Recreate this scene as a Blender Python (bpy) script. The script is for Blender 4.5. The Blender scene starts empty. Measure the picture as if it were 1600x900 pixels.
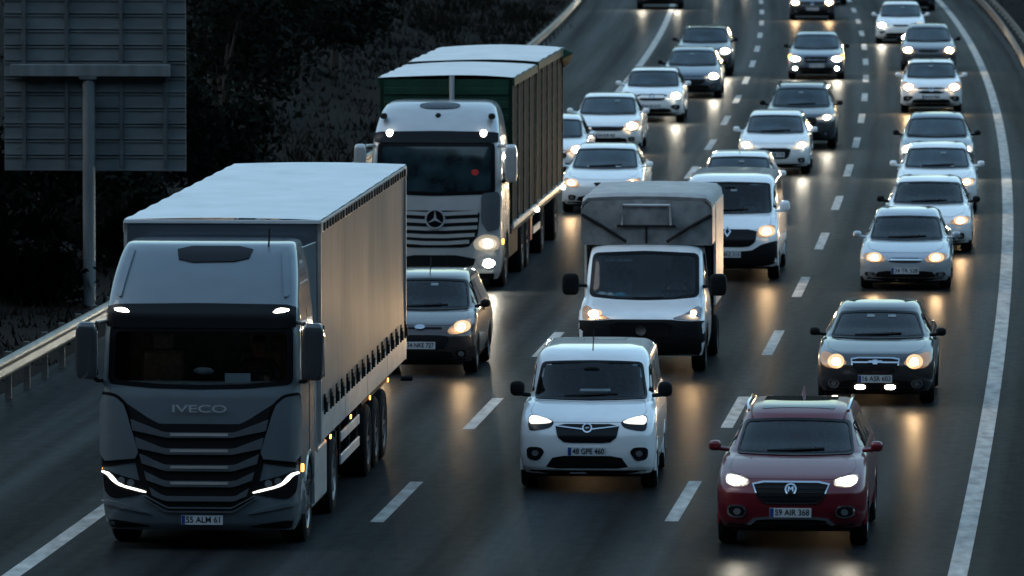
import bpy, bmesh, math, random
import numpy as np
from mathutils import Vector, Matrix, geometry
from mathutils.bvhtree import BVHTree
random.seed(7)
R = math.radians
sc = bpy.context.scene
C = sc.collection
# ---------------------------------------------------------------- camera, sky, sun, exposure
F, H, TILT = 11500.0, 9.65, math.atan(800 / 11500.0)
cam = bpy.data.cameras.new('camera')
cam_o = bpy.data.objects.new('camera', cam); C.objects.link(cam_o)
cam_o.location = (0, 0, H); cam_o.rotation_euler = (math.pi / 2 - TILT, 0, 0)
cam.sensor_width = 36; cam.lens = F * 36 / 1600
cam.clip_start = 1; cam.clip_end = 6000
cam.dof.use_dof = True; cam.dof.focus_distance = 100; cam.dof.aperture_fstop = 4.5
sc.camera = cam_o
SUN_EL, SUN_AZ = R(4.8), R(-105)
w = bpy.data.worlds.new('World'); sc.world = w; w.use_nodes = True
nt = w.node_tree; bg = nt.nodes['Background']
sky = nt.nodes.new('ShaderNodeTexSky'); sky.sky_type = 'NISHITA'; sky.sun_disc = False
sky.sun_elevation = SUN_EL; sky.sun_rotation = SUN_AZ; sky.air_density = 1.2; sky.dust_density = 1.0; sky.ozone_density = 2.0
nt.links.new(sky.outputs[0], bg.inputs[0]); bg.inputs[1].default_value = 0.15
sl = bpy.data.lights.new('sun', 'SUN'); sl.energy = 0.06; sl.angle = R(25); sl.color = (1, .93, .86)
so = bpy.data.objects.new('sun', sl); C.objects.link(so)
so.rotation_euler = (math.pi / 2 - R(50), 0, math.pi - SUN_AZ)
sc.view_settings.view_transform = 'Standard'; sc.view_settings.look = 'None'
sc.view_settings.exposure = 2.5; sc.view_settings.gamma = 1; sc.view_settings.use_curve_mapping = False
sc.cycles.use_denoising = True; sc.cycles.max_bounces = 6; sc.cycles.sample_clamp_indirect = 4
LAMP = 0.7                                  # overall brightness of the vehicles' lamps
# ---------------------------------------------------------------- geometry of the view
def at(px, py, z=0.0):
    """point at height z seen at pixel (px,py) of the 1600x900 photograph"""
    x, yv = (px - 800) / F, (py - 450) / F
    c, s_ = math.cos(TILT), math.sin(TILT)
    d = Vector((x, c - yv * s_, -s_ - yv * c))
    t = (z - H) / d.z
    return Vector((0, 0, H)) + d * t
lineB = [(1071, 783), (1149, 643), (1208, 533), (1251, 447), (1283, 376), (1310, 316), (1328, 266), (1340, 222), (1346, 184), (1350, 150), (1352, 120), (1353, 93)]
_p = [at(*q) for q in lineB]
QB = np.polyfit([p.y for p in _p], [p.x for p in _p], 2)
def BX(y):
    y0 = min(y, 420)
    return float(np.polyval(QB, y0) + (2 * QB[0] * y0 + QB[1]) * (y - y0))
def slope(y):
    y0 = min(y, 420)
    return float(2 * QB[0] * y0 + QB[1])
def road(off, y, z=0.0):
    m = slope(y); k = 1 / math.sqrt(1 + m * m)
    return Vector((BX(y) + off * k, y - off * m * k, z))
LA, LL, LR = -3.8, -7.55, 3.85
# ---------------------------------------------------------------- materials
def mat(name, col, rough=.5, metal=0.0, coat=0.0, emit=None, es=0.0, spec=.5):
    m = bpy.data.materials.new(name); m.use_nodes = True
    b = m.node_tree.nodes['Principled BSDF']
    b.inputs['Base Color'].default_value = (*col, 1); b.inputs['Roughness'].default_value = rough
    b.inputs['Metallic'].default_value = metal; b.inputs['Coat Weight'].default_value = coat
    b.inputs['Coat Roughness'].default_value = .06; b.inputs['Specular IOR Level'].default_value = spec
    if emit:
        b.inputs['Emission Color'].default_value = (*emit, 1); b.inputs['Emission Strength'].default_value = es * LAMP
    return m
def noisy(m, scale=(8, 8, 8), amt=.35, bump=0.0, detail=5, rough_amt=0.0, coord='Object'):
    n = m.node_tree; b = n.nodes['Principled BSDF']
    tc = n.nodes.new('ShaderNodeTexCoord'); mp = n.nodes.new('ShaderNodeMapping'); mp.inputs['Scale'].default_value = scale
    no = n.nodes.new('ShaderNodeTexNoise'); no.inputs['Scale'].default_value = 1; no.inputs['Detail'].default_value = detail
    n.links.new(tc.outputs[coord], mp.inputs[0]); n.links.new(mp.outputs[0], no.inputs[0])
    c = Vector(b.inputs['Base Color'].default_value[:3])
    rp = n.nodes.new('ShaderNodeValToRGB'); rp.color_ramp.elements[0].position = .3; rp.color_ramp.elements[1].position = .7
    rp.color_ramp.elements[0].color = (*(c * (1 - amt)), 1); rp.color_ramp.elements[1].color = (*(c * (1 + amt)), 1)
    n.links.new(no.outputs[0], rp.inputs[0]); n.links.new(rp.outputs[0], b.inputs['Base Color'])
    if bump:
        bp = n.nodes.new('ShaderNodeBump'); bp.inputs['Strength'].default_value = 1; bp.inputs['Distance'].default_value = bump
        n.links.new(no.outputs[0], bp.inputs['Height']); n.links.new(bp.outputs[0], b.inputs['Normal'])
    if rough_amt:
        r0 = b.inputs['Roughness'].default_value
        mr = n.nodes.new('ShaderNodeMapRange'); mr.inputs[1].default_value = .3; mr.inputs[2].default_value = .7
        mr.inputs[3].default_value = r0 - rough_amt; mr.inputs[4].default_value = r0 + rough_amt
        n.links.new(no.outputs[0], mr.inputs[0]); n.links.new(mr.outputs[0], b.inputs['Roughness'])
    return m
M = {}
def paint(name, col, metal=0.0, rough=.35, dirt=.06):
    M[name] = noisy(mat(name, col, rough, metal, 1.0), (3, 3, 5), dirt)
paint('white_paint', (.76, .77, .76)); paint('van_white', (.76, .78, .78)); paint('silver_paint', (.42, .45, .48), .35)
paint('red_paint', (.115, .003, .010), .15); M['red_paint'].node_tree.nodes['Principled BSDF'].inputs['Coat Weight'].default_value = .5; paint('black_paint', (.022, .022, .024), .2); paint('grey_paint', (.12, .135, .15), .45)
paint('dark_grey_paint', (.05, .056, .062), .35); paint('brown_paint', (.042, .031, .028), .4); paint('blue_grey_paint', (.10, .125, .155), .45)
paint('truck_grey', (.125, .155, .172), .4, .42); paint('truck_silver', (.48, .49, .485), .4, .35)
M['plastic'] = noisy(mat('black_plastic', (.006, .006, .0065), .6, spec=.15), (20, 20, 20), .2)
M['gloss_black'] = mat('gloss_black', (.006, .006, .007), .22, spec=.2)
M['rubber'] = noisy(mat('tyre_rubber', (.008, .008, .008), .85, spec=.15), (30, 30, 30), .25)
M['rim'] = mat('wheel_alloy', (.30, .31, .32), .35, .9)
M['steel_rim'] = mat('wheel_steel', (.10, .10, .105), .5, .6)
M['chrome'] = mat('chrome', (.62, .63, .65), .12, 1.0)
M['alu'] = noisy(mat('aluminium', (.50, .50, .49), .42, .35), (2, 5, 8), .18)
M['frit'] = mat('windscreen_border', (.004, .004, .005), .3, spec=.15)
M['glass'] = noisy(mat('dark_glass', (.014, .027, .033), .06, spec=.55), (2.5, 2.5, 2.5), .75)
M['side_glass'] = mat('side_glass', (.005, .008, .010), .06)
M['lens'] = mat('lamp_lens', (.20, .21, .22), .12, .4)
M['lens_warm'] = mat('lamp_lens_warm', (.25, .2, .15), .15, .3, emit=(1, .50, .20), es=.05)  # weak emission puts the halo's warm outer edge into the lens
M['bowl_glow_warm'] = mat('lamp_bowl_glow_warm', (.25, .2, .15), .15, .3, emit=(1, .56, .26), es=.30)  # emission draws a warm halo around the lit core
M['bowl_glow_cool'] = mat('lamp_bowl_glow_cool', (.25, .25, .24), .15, .3, emit=(1, .84, .60), es=.22)  # same halo in a whiter tone, as emission of the bowl
M['lens_cool'] = mat('lamp_lens_cool', (.25, .25, .24), .15, .3, emit=(1, .86, .62), es=.08)  # weak emission for the halo's outer edge on white lamps
M['housing'] = mat('lamp_housing', (.008, .008, .009), .25, spec=.3)
M['interior'] = noisy(mat('interior_trim', (.26, .28, .285), .75), (9, 9, 9), .3)
M['seat'] = noisy(mat('seat_cloth', (.33, .34, .345), .9), (14, 14, 14), .3)
M['plate'] = mat('plate_white', (.55, .57, .58), .35); M['plate_blue'] = mat('plate_blue', (.01, .04, .20), .4); M['ink'] = mat('plate_ink', (.01, .01, .01), .5)
M['tag'] = mat('grey_tag', (.16, .19, .20), .5)
M['paper'] = mat('white_paper', (.6, .62, .62), .8); M['cloth_blue'] = mat('blue_cloth', (.1, .35, .45), .9)
M['amber'] = mat('amber_lamp', (.5, .15, .01), .3, emit=(1, .35, .04), es=3)
M['red_cloth'] = mat('red_cloth', (.4, .02, .015), .8)
M['warm'] = mat('halogen_lamp', (.8, .7, .5), .3, emit=(1, .68, .36), es=120)
M['warm_far'] = mat('halogen_lamp_far', (.8, .7, .5), .3, emit=(1, .66, .33), es=200)
M['cool'] = mat('led_lamp', (.8, .8, .8), .3, emit=(1, .92, .74), es=100)
M['cool_far'] = mat('led_lamp_far', (.8, .8, .8), .3, emit=(1, .90, .70), es=200)
M['drl'] = mat('led_strip', (.8, .8, .8), .3, emit=(1, .97, .86), es=.8)
M['marker'] = mat('marker_lamp', (.8, .8, .8), .3, emit=(1, .95, .8), es=4)
M['soft'] = mat('soft_lamp', (.7, .7, .7), .2, emit=(1, .97, .86), es=.33)
M['dim'] = mat('parking_lamp', (.6, .6, .6), .2, emit=(1, .85, .6), es=.8)
M['skin'] = mat('skin', (.35, .21, .15), .6); M['shirt'] = noisy(mat('dark_jacket', (.09, .095, .11), .9), (15, 15, 15), .2); M['hair'] = mat('dark_hair', (.012, .01, .009), .7)
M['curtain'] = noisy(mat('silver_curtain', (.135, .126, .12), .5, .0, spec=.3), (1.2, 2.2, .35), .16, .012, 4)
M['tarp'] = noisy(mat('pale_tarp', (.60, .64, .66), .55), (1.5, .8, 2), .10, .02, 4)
M['tarp_white'] = noisy(mat('white_tarp', (.62, .63, .62), .6), (1.2, 1.2, 2), .10, .05, 4)
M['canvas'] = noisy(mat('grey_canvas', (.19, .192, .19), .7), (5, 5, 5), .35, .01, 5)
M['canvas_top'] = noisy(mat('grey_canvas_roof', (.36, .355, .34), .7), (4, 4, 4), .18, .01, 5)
M['box_side'] = noisy(mat('box_side_panel', (.50, .48, .45), .4), (2, 2, 5), .2)
M['green'] = noisy(mat('green_paint', (.006, .036, .019), .6, spec=.25), (3, 3, 1), .3)
M['slats'] = noisy(mat('brown_slats', (.022, .017, .015), .85, spec=.15), (8, 5, .5), .7, .01, 6)
M['frame'] = noisy(mat('chassis', (.012, .012, .0125), .7, spec=.2), (5, 5, 5), .4)
M['board'] = noisy(mat('side_board', (.40, .39, .375), .42, .3), (1, 3, 6), .15)
M['red_part'] = mat('red_hose', (.30, .015, .012), .5)
M['galv'] = noisy(mat('galvanised_rail', (.17, .165, .14), .5, .3), (1.5, 1.5, 6), .35)
M['rust_rail'] = noisy(mat('weathered_rail', (.10, .075, .06), .6, .3), (2, 2, 6), .4)
M['post'] = noisy(mat('rail_post', (.05, .05, .045), .7), (5, 5, 5), .4)
M['sign'] = noisy(mat('sign_back', (.12, .14, .145), .5, .3), (1.2, 1.2, 2.2), .28)
M['sign_dark'] = noisy(mat('sign_rib', (.07, .08, .085), .55, .3), (3, 3, 3), .3)
M['sign_pole'] = noisy(mat('sign_pole', (.15, .17, .175), .5, .3), (6, 6, .6), .25)
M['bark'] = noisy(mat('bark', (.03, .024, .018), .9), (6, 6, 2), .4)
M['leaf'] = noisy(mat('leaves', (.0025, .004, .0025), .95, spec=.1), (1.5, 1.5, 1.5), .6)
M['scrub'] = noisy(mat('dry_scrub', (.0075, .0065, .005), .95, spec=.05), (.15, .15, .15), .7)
# glass one can look through
g = bpy.data.materials.new('clear_glass'); g.use_nodes = True; n = g.node_tree; n.nodes.clear()
o_ = n.nodes.new('ShaderNodeOutputMaterial'); mx = n.nodes.new('ShaderNodeMixShader'); tr = n.nodes.new('ShaderNodeBsdfTransparent')
gl = n.nodes.new('ShaderNodeBsdfGlossy'); fr = n.nodes.new('ShaderNodeFresnel'); fr.inputs[0].default_value = 1.5
tr.inputs[0].default_value = (.74, .82, .84, 1); gl.inputs['Roughness'].default_value = .03
n.links.new(fr.outputs[0], mx.inputs[0]); n.links.new(tr.outputs[0], mx.inputs[1]); n.links.new(gl.outputs[0], mx.inputs[2]); n.links.new(mx.outputs[0], o_.inputs[0])
M['clear'] = g
# road materials
def asphalt():
    m = mat('asphalt', (.030, .032, .033), .42, spec=.13); n = m.node_tree; b = n.nodes['Principled BSDF']; L = n.links.new
    uv = n.nodes.new('ShaderNodeUVMap'); uv.uv_map = 'lane'
    def noise(scale, det, mapping):
        mp = n.nodes.new('ShaderNodeMapping'); mp.inputs['Scale'].default_value = mapping
        no = n.nodes.new('ShaderNodeTexNoise'); no.inputs['Scale'].default_value = scale; no.inputs['Detail'].default_value = det
        L(uv.outputs[0], mp.inputs[0]); L(mp.outputs[0], no.inputs[0]); return no
    big = noise(.35, 4, (1, .12, 1)); streak = noise(1.6, 3, (1, .01, 1)); fine = noise(34, 4, (1, .6, 1)); mid = noise(5, 3, (1, .5, 1))
    def ramp(src, lo, hi, a, c):
        r = n.nodes.new('ShaderNodeMapRange'); r.inputs[1].default_value = lo; r.inputs[2].default_value = hi; r.inputs[3].default_value = a; r.inputs[4].default_value = c
        L(src, r.inputs[0]); return r.outputs[0]
    def mul(a, c):
        k = n.nodes.new('ShaderNodeMath'); k.operation = 'MULTIPLY'; L(a, k.inputs[0]); L(c, k.inputs[1]); return k.outputs[0]
    v = mul(mul(ramp(big.outputs[0], .3, .7, .6, 1.4), ramp(streak.outputs[0], .3, .7, .55, 1.45)), ramp(fine.outputs[0], .3, .7, .7, 1.3))
    sx = n.nodes.new('ShaderNodeSeparateXYZ'); L(uv.outputs[0], sx.inputs[0])
    def mth(op, a, c):
        k = n.nodes.new('ShaderNodeMath'); k.operation = op; L(a, k.inputs[0])
        if c is not None: k.inputs[1].default_value = c
        return k.outputs[0]
    trk = mth('SINE', mth('MULTIPLY', mth('ADD', sx.outputs[0], .55), 2 * math.pi / 1.9), None)
    v = mul(v, ramp(trk, -1, 1, .84, 1.16))
    mc = n.nodes.new('ShaderNodeMix'); mc.data_type = 'RGBA'; mc.blend_type = 'MULTIPLY'; mc.inputs[0].default_value = 1
    mc.inputs[6].default_value = (.0165, .0185, .019, 1); L(v, mc.inputs[7]); L(mc.outputs[2], b.inputs['Base Color'])
    L(mul(ramp(streak.outputs[0], .3, .7, .29, .36), ramp(mid.outputs[0], .3, .7, .94, 1.06)), b.inputs['Roughness'])
    bp = n.nodes.new('ShaderNodeBump'); bp.inputs['Strength'].default_value = .6; bp.inputs['Distance'].default_value = .006
    L(fine.outputs[0], bp.inputs['Height']); L(bp.outputs[0], b.inputs['Normal'])
    b.inputs['Specular IOR Level'].default_value = 0
    mx = n.nodes.new('ShaderNodeMixShader'); gs = n.nodes.new('ShaderNodeBsdfGlossy'); ou = n.nodes['Material Output']
    L(b.inputs['Roughness'].links[0].from_socket, gs.inputs['Roughness']); L(bp.outputs[0], gs.inputs['Normal'])
    lw = n.nodes.new('ShaderNodeLayerWeight'); lw.inputs[0].default_value = .5
    L(mul(mul(ramp(lw.outputs['Facing'], .88, .965, .026, .080), ramp(mid.outputs[0], .3, .7, .85, 1.15)), mul(ramp(streak.outputs[0], .3, .7, .78, 1.22), ramp(trk, -1, 1, .86, 1.14))), mx.inputs[0]); L(b.outputs[0], mx.inputs[1]); L(gs.outputs[0], mx.inputs[2]); L(mx.outputs[0], ou.inputs[0])
    return m
M['asphalt'] = asphalt()
M['line'] = noisy(mat('road_paint', (.34, .335, .31), .7, spec=.2), (5, 1.5, 5), .38, detail=8)
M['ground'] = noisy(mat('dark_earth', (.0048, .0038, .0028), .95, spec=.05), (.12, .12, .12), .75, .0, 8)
# ---------------------------------------------------------------- mesh helpers
def tag(o, label=None, cat=None, group=None, kind=None):
    for k, v in (('label', label), ('category', cat), ('group', group), ('kind', kind)):
        if v: o[k] = v
    return o
def empty(name, loc, rz=0, **kw):
    o = bpy.data.objects.new(name, None); C.objects.link(o); o.location = loc; o.rotation_euler = (0, 0, rz); o.empty_display_size = .3
    return tag(o, **kw)
class MB:
    def __init__(s): s.v, s.f = [], []
    def add(s, vs, fs):
        k = len(s.v); s.v += [tuple(v) for v in vs]; s.f += [tuple(i + k for i in f) for f in fs]; return s
    def box(s, x0, x1, y0, y1, z0, z1):
        return s.add([(x, y, z) for x in (x0, x1) for y in (y0, y1) for z in (z0, z1)],
                     [(0, 1, 3, 2), (4, 6, 7, 5), (0, 4, 5, 1), (2, 3, 7, 6), (0, 2, 6, 4), (1, 5, 7, 3)])
    def tube(s, pts, r, n=8, r2=None):
        pts = [Vector(p) for p in pts]; k = len(s.v); m = len(pts)
        for i, p in enumerate(pts):
            t = (pts[min(i + 1, m - 1)] - pts[max(i - 1, 0)]).normalized()
            a = t.cross(Vector((0, 0, 1)) if abs(t.z) < .9 else Vector((1, 0, 0))).normalized(); b = t.cross(a)
            rr = r if r2 is None else r + (r2 - r) * i / (m - 1)
            for j in range(n):
                q = 2 * math.pi * j / n; s.v.append(tuple(p + (a * math.cos(q) + b * math.sin(q)) * rr))
        for i in range(m - 1):
            for j in range(n):
                s.f.append((k + i * n + j, k + i * n + (j + 1) % n, k + (i + 1) * n + (j + 1) % n, k + (i + 1) * n + j))
        s.f.append(tuple(k + j for j in range(n))); s.f.append(tuple(k + (m - 1) * n + j for j in reversed(range(n)))); return s
    def lathe_x(s, prof, cx, cy, cz, n=28):
        """prof: (x, r) turned about the x axis through (cy,cz)"""
        k = len(s.v); m = len(prof)
        for x, r in prof:
            for j in range(n):
                q = 2 * math.pi * j / n; s.v.append((cx + x, cy + r * math.cos(q), cz + r * math.sin(q)))
        for i in range(m - 1):
            for j in range(n):
                s.f.append((k + i * n + j, k + (i + 1) * n + j, k + (i + 1) * n + (j + 1) % n, k + i * n + (j + 1) % n))
        return s
    def build(s, name, m, parent=None, smooth=35, bevel=0):
        me = bpy.data.meshes.new(name); me.from_pydata(s.v, [], s.f); return finish(me, name, m, parent, smooth, bevel)
def finish(me, name, m, parent=None, smooth=35, bevel=0):
    bm = bmesh.new(); bm.from_mesh(me)
    bmesh.ops.recalc_face_normals(bm, faces=bm.faces)
    for f in bm.faces: f.smooth = bool(smooth)
    if smooth:
        for e in bm.edges:
            if len(e.link_faces) == 2 and e.calc_face_angle(0) > R(smooth): e.smooth = False
    bm.to_mesh(me); bm.free()
    me.materials.append(M[m] if isinstance(m, str) else m)
    o = bpy.data.objects.new(name, me); C.objects.link(o)
    if parent: o.parent = parent
    if bevel:
        b = o.modifiers.new('bevel', 'BEVEL'); b.width = bevel; b.segments = 2; b.limit_method = 'ANGLE'
    return o
def pchip(xs, ys, q):
    xs = np.array(xs, float); ys = np.array(ys, float); h = np.diff(xs); d = np.diff(ys) / h; m = np.zeros(len(xs)); m[0], m[-1] = d[0], d[-1]
    for i in range(1, len(xs) - 1):
        if d[i - 1] * d[i] > 0:
            w1, w2 = 2 * h[i] + h[i - 1], h[i] + 2 * h[i - 1]; m[i] = (w1 + w2) / (w1 / d[i - 1] + w2 / d[i])
    i = np.clip(np.searchsorted(xs, q) - 1, 0, len(xs) - 2); t = (q - xs[i]) / h[i]
    return ((1 + 2 * t) * (1 - t) ** 2) * ys[i] + t * (1 - t) ** 2 * h[i] * m[i] + t * t * (3 - 2 * t) * ys[i + 1] + t * t * (t - 1) * h[i] * m[i + 1]
def loft(rows, NF=30, NS=16, NR=8, dens=.045, rear_a=.22):
    """stacked plan outlines: rows of (z, y_front, y_rear, half width, corner depth, exponent)"""
    r = np.array(rows, float); key = np.concatenate([[0], np.cumsum(np.abs(np.diff(r[:, 0])) + .35 * np.abs(np.diff(r[:, 1])) + .3 * np.abs(np.diff(r[:, 3])) + 1e-4)])
    q = np.unique(np.concatenate([np.linspace(0, key[-1], int(key[-1] / dens) + 2), key]))
    cols = [pchip(key, r[:, i], q) for i in range(6)]
    V, Fc = [], []
    for z, yf, yr, hw, a, n in zip(*cols):
        ring = []
        for i in range(NF + 1):
            t = math.pi / 2 - math.pi * i / NF; s_, c_ = math.sin(t), max(0, math.cos(t))
            ring.append((math.copysign(abs(s_) ** (2 / n), s_) * hw, yf + a - a * c_ ** (2 / n), z))
        y0, y1 = yf + a, yr - rear_a
        for i in range(1, NS): ring.append((-hw, y0 + (y1 - y0) * i / NS, z))
        for i in range(NR + 1):
            t = -math.pi / 2 + math.pi * i / NR; s_, c_ = math.sin(t), max(0, math.cos(t))
            ring.append((math.copysign(abs(s_) ** .5, s_) * hw, y1 + rear_a * c_ ** .5, z))
        for i in range(1, NS): ring.append((hw, y1 + (y0 - y1) * i / NS, z))
        V += ring
    N = len(ring); K = len(q)
    for k in range(K - 1):
        for i in range(N):
            Fc.append((k * N + i, k * N + (i + 1) % N, (k + 1) * N + (i + 1) % N, (k + 1) * N + i))
    Fc.append(tuple(range(N))); Fc.append(tuple((K - 1) * N + i for i in reversed(range(N))))
    return V, Fc
def chaikin(p, it=2, q=.25):
    p = [Vector((a[0], a[1])) for a in p]
    for _ in range(it):
        o = []
        for i in range(len(p)):
            a, b = p[i], p[(i + 1) % len(p)]; o += [a.lerp(b, q), a.lerp(b, 1 - q)]
        p = o
    return p
def rc(p, r):
    P = [Vector(a[:2]) for a in p]; o = []
    for i in range(len(P)):
        a, b, c = P[i - 1], P[i], P[(i + 1) % len(P)]; d1 = min(r, (a - b).length * .45); d2 = min(r, (c - b).length * .45)
        s_, t_ = b + (a - b).normalized() * d1, b + (c - b).normalized() * d2
        for k in range(5):
            t = k / 4; o.append(s_ * (1 - t) ** 2 + b * 2 * t * (1 - t) + t_ * t * t)
    return o
def ell(cx, cy, rx, ry, n=20): return [(cx + rx * math.cos(2 * math.pi * i / n), cy + ry * math.sin(2 * math.pi * i / n)) for i in range(n)]
def rect(x0, x1, y0, y1): return [(x0, y0), (x1, y0), (x1, y1), (x0, y1)]
def mir(p): return [(-a[0], a[1]) for a in reversed(p)]
def inside(p, poly):
    x, y = p; c = False; j = len(poly) - 1
    for i in range(len(poly)):
        xi, yi = poly[i][0], poly[i][1]; xj, yj = poly[j][0], poly[j][1]
        if (yi > y) != (yj > y) and x < (xj - xi) * (y - yi) / (yj - yi) + xi: c = not c
        j = i
    return c
class Body:
    """a lofted shell onto which panels are laid: front panels are given as seen from the camera (u right, v up from the ground under the bumper)"""
    def __init__(s, rows, tanp, **kw):
        s.V, s.F = loft(rows, **kw); s.bvh = BVHTree.FromPolygons([Vector(v) for v in s.V], s.F); s.tanp = tanp; s.holes = []
    def cast(s, u, v, mode):
        if mode == 'top': d = Vector((0, 0, -1)); o = Vector((u, v, 9))
        elif mode == 'front':
            d = Vector((0, 1, -s.tanp)).normalized(); o = Vector((u, -2, v + 2 * s.tanp))
        else:
            sx = 1 if mode == 'right' else -1; d = Vector((-sx, 0, 0)); o = Vector((sx * 5, u, v))
        p, nn, i, di = s.bvh.ray_cast(o, d)
        if p is None:
            q = o + d * (5 - abs(s.V[0][0])) if mode != 'front' else Vector((u, .1, v - .1 * s.tanp))
            p, nn, i, di = s.bvh.find_nearest(q)
        if nn.dot(d) > 0: nn = -nn
        return p, nn
    def panel(s, name, poly, m, parent, off=.006, thick=.02, res=.06, mode='front', smooth=40):
        p2 = []
        for i in range(len(poly)):
            a, b = Vector(poly[i][:2]), Vector(poly[(i + 1) % len(poly)][:2]); k = max(1, int((b - a).length / res + .5))
            p2 += [a.lerp(b, j / k) for j in range(k)]
        nb = len(p2); xs = [p.x for p in p2]; ys = [p.y for p in p2]; pts = list(p2)
        x = min(xs) + res * .5
        while x < max(xs):
            y = min(ys) + res * .5
            while y < max(ys):
                if inside((x, y), p2) and min((Vector((x, y)) - b).length for b in p2) > res * .45: pts.append(Vector((x, y)))
                y += res
            x += res
        vs, es, fs, ov, oe, of = geometry.delaunay_2d_cdt(pts, [(i, (i + 1) % nb) for i in range(nb)], [], 1, 1e-5)
        V, Fc = [], [tuple(f) for f in fs]
        back = []
        for p in vs:
            h, nn = s.cast(p.x, p.y, mode); V.append(h + nn * off); back.append(h - nn * thick)
        cnt = {}
        for f in Fc:
            for a, b in zip(f, f[1:] + f[:1]): cnt[(a, b)] = cnt.get((a, b), 0) + 1
        k = len(V); V = V + back
        for (a, b) in list(cnt):
            if (b, a) not in cnt: Fc.append((b, a, a + k, b + k))
        me = bpy.data.meshes.new(name); me.from_pydata([tuple(v) for v in V], [], Fc)
        return finish(me, name, m, parent, smooth)
    def ring(s, name, outer, inner, m, parent, off=.007, mode='front', n=96, rad=3):
        def dens(poly):
            P = [Vector(p[:2]) for p in poly]; L = [(P[(i + 1) % len(P)] - P[i]).length for i in range(len(P))]; T = sum(L); o = []
            for k in range(n):
                t = T * k / n; i = 0
                while t > L[i] and i < len(L) - 1: t -= L[i]; i += 1
                o.append(P[i].lerp(P[(i + 1) % len(P)], t / L[i]))
            return o
        A, B = dens(outer), dens(inner); V, Fc = [], []
        for r in range(rad + 1):
            for k in range(n):
                q = A[k].lerp(B[k], r / rad); h, nn = s.cast(q.x, q.y, mode); V.append(h + nn * off)
        for k in range(n):
            h, nn = s.cast(A[k].x, A[k].y, mode); V.append(h - nn * .02)
        for r in range(rad):
            for k in range(n): Fc.append((r * n + k, r * n + (k + 1) % n, (r + 1) * n + (k + 1) % n, (r + 1) * n + k))
        for k in range(n): Fc.append(((rad + 1) * n + k, (rad + 1) * n + (k + 1) % n, (k + 1) % n, k))
        me = bpy.data.meshes.new(name); me.from_pydata([tuple(v) for v in V], [], Fc); return finish(me, name, m, parent, 40)
    def lamp(s, name, cu, cv, rx, ry, m, parent, proud=.012):
        P = [s.point(cu + rx * math.cos(q), cv + ry * math.sin(q)) for q in [math.pi * k / 6 for k in range(12)]]
        y = min(p.y for p in P) - proud; yb = max(p.y for p in P) + .01; n = 22; z0 = cv - y * s.tanp; V = []
        for yy, kk in ((y, 1), (y, 1.10), (yb, 1.10)):
            for i in range(n): q = 2 * math.pi * i / n; V.append((cu + rx * kk * math.cos(q), yy + (.006 if kk > 1 and yy == y else 0), z0 + ry * kk * math.sin(q)))
        Fc = [tuple(range(n))] + [(r * n + i, r * n + (i + 1) % n, (r + 1) * n + (i + 1) % n, (r + 1) * n + i) for r in range(2) for i in range(n)]
        me = bpy.data.meshes.new(name); me.from_pydata(V, [], Fc); o = finish(me, name, m, parent, 30); me.materials.append(M['lens'])
        for i, p in enumerate(me.polygons): p.material_index = 0 if len(p.vertices) > 4 else 1
        return o
    def point(s, u, v): return s.cast(u, v, 'front')[0]
    def build(s, name, m, parent, arches=(), hole=None):
        Fc = []
        for f in s.F:
            c = sum((Vector(s.V[i]) for i in f), Vector()) / len(f)
            if len(f) == 4:
                if any(math.hypot(c.y - ay, c.z - az) < ar and abs(c.x) > ax for ay, az, ar, ax in arches): continue
                if hole and c.y < hole[1] and inside((c.x, c.z + c.y * s.tanp), hole[0]): continue
            Fc.append(f)
        me = bpy.data.meshes.new(name); me.from_pydata([tuple(v) for v in s.V], [], Fc)
        return finish(me, name, m, parent, 28)
def shrink(poly, d):
    c = Vector((sum(p[0] for p in poly) / len(poly), sum(p[1] for p in poly) / len(poly)))
    hx = max(abs(p[0] - c.x) for p in poly); hy = max(abs(p[1] - c.y) for p in poly)
    return [(c.x + (p[0] - c.x) * (1 - d / hx), c.y + (p[1] - c.y) * (1 - d / hy)) for p in poly]
def text_mesh(txt, size):
    cu = bpy.data.curves.new('t', 'FONT'); cu.body = txt; cu.size = size; cu.align_x = 'CENTER'; cu.align_y = 'CENTER'; cu.extrude = .003; cu.offset = size * .012
    o = bpy.data.objects.new('t', cu); C.objects.link(o); bpy.context.view_layer.update()
    me = bpy.data.meshes.new_from_object(o.evaluated_get(bpy.context.evaluated_depsgraph_get())); bpy.data.objects.remove(o); return me
def lettering(name, txt, size, loc, m, parent, sx=1.0, tilt=0, w=None):
    me = text_mesh(txt, size)
    if w:
        xs = [v.co.x for v in me.vertices]; sx = w / (max(xs) - min(xs))
    me.transform(Matrix.Translation(loc) @ Matrix.Rotation(math.pi / 2 - tilt, 4, 'X') @ Matrix.Diagonal((sx, 1, 1, 1)))
    me.materials.clear(); me.materials.append(M[m]); o = bpy.data.objects.new(name, me); C.objects.link(o); o.parent = parent; return o
def plate(b, u, v, txt, parent, w=.52, h=.115):
    p = b.point(u, v); y = p.y - .022; z = v - p.y * b.tanp
    # the plate hangs clear of the most forward point it covers
    y = min(b.point(u + du, v + dv).y for du in (-w / 2, 0, w / 2) for dv in (-h / 2, 0, h / 2)) - .018
    o = MB().box(u - w / 2, u + w / 2, y, y + .012, z - h / 2, z + h / 2).build('number_plate', 'plate', parent, 0)
    MB().box(u - w / 2 + .004, u - w / 2 + .048, y - .003, y + .002, z - h / 2 + .004, z + h / 2 - .004).build('plate_strip', 'plate_blue', o, 0)
    lettering('plate_lettering', txt, h * .92, (u + .02, y - .002, z), 'ink', o, w=w * .82)
    return o
WH = {}
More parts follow.
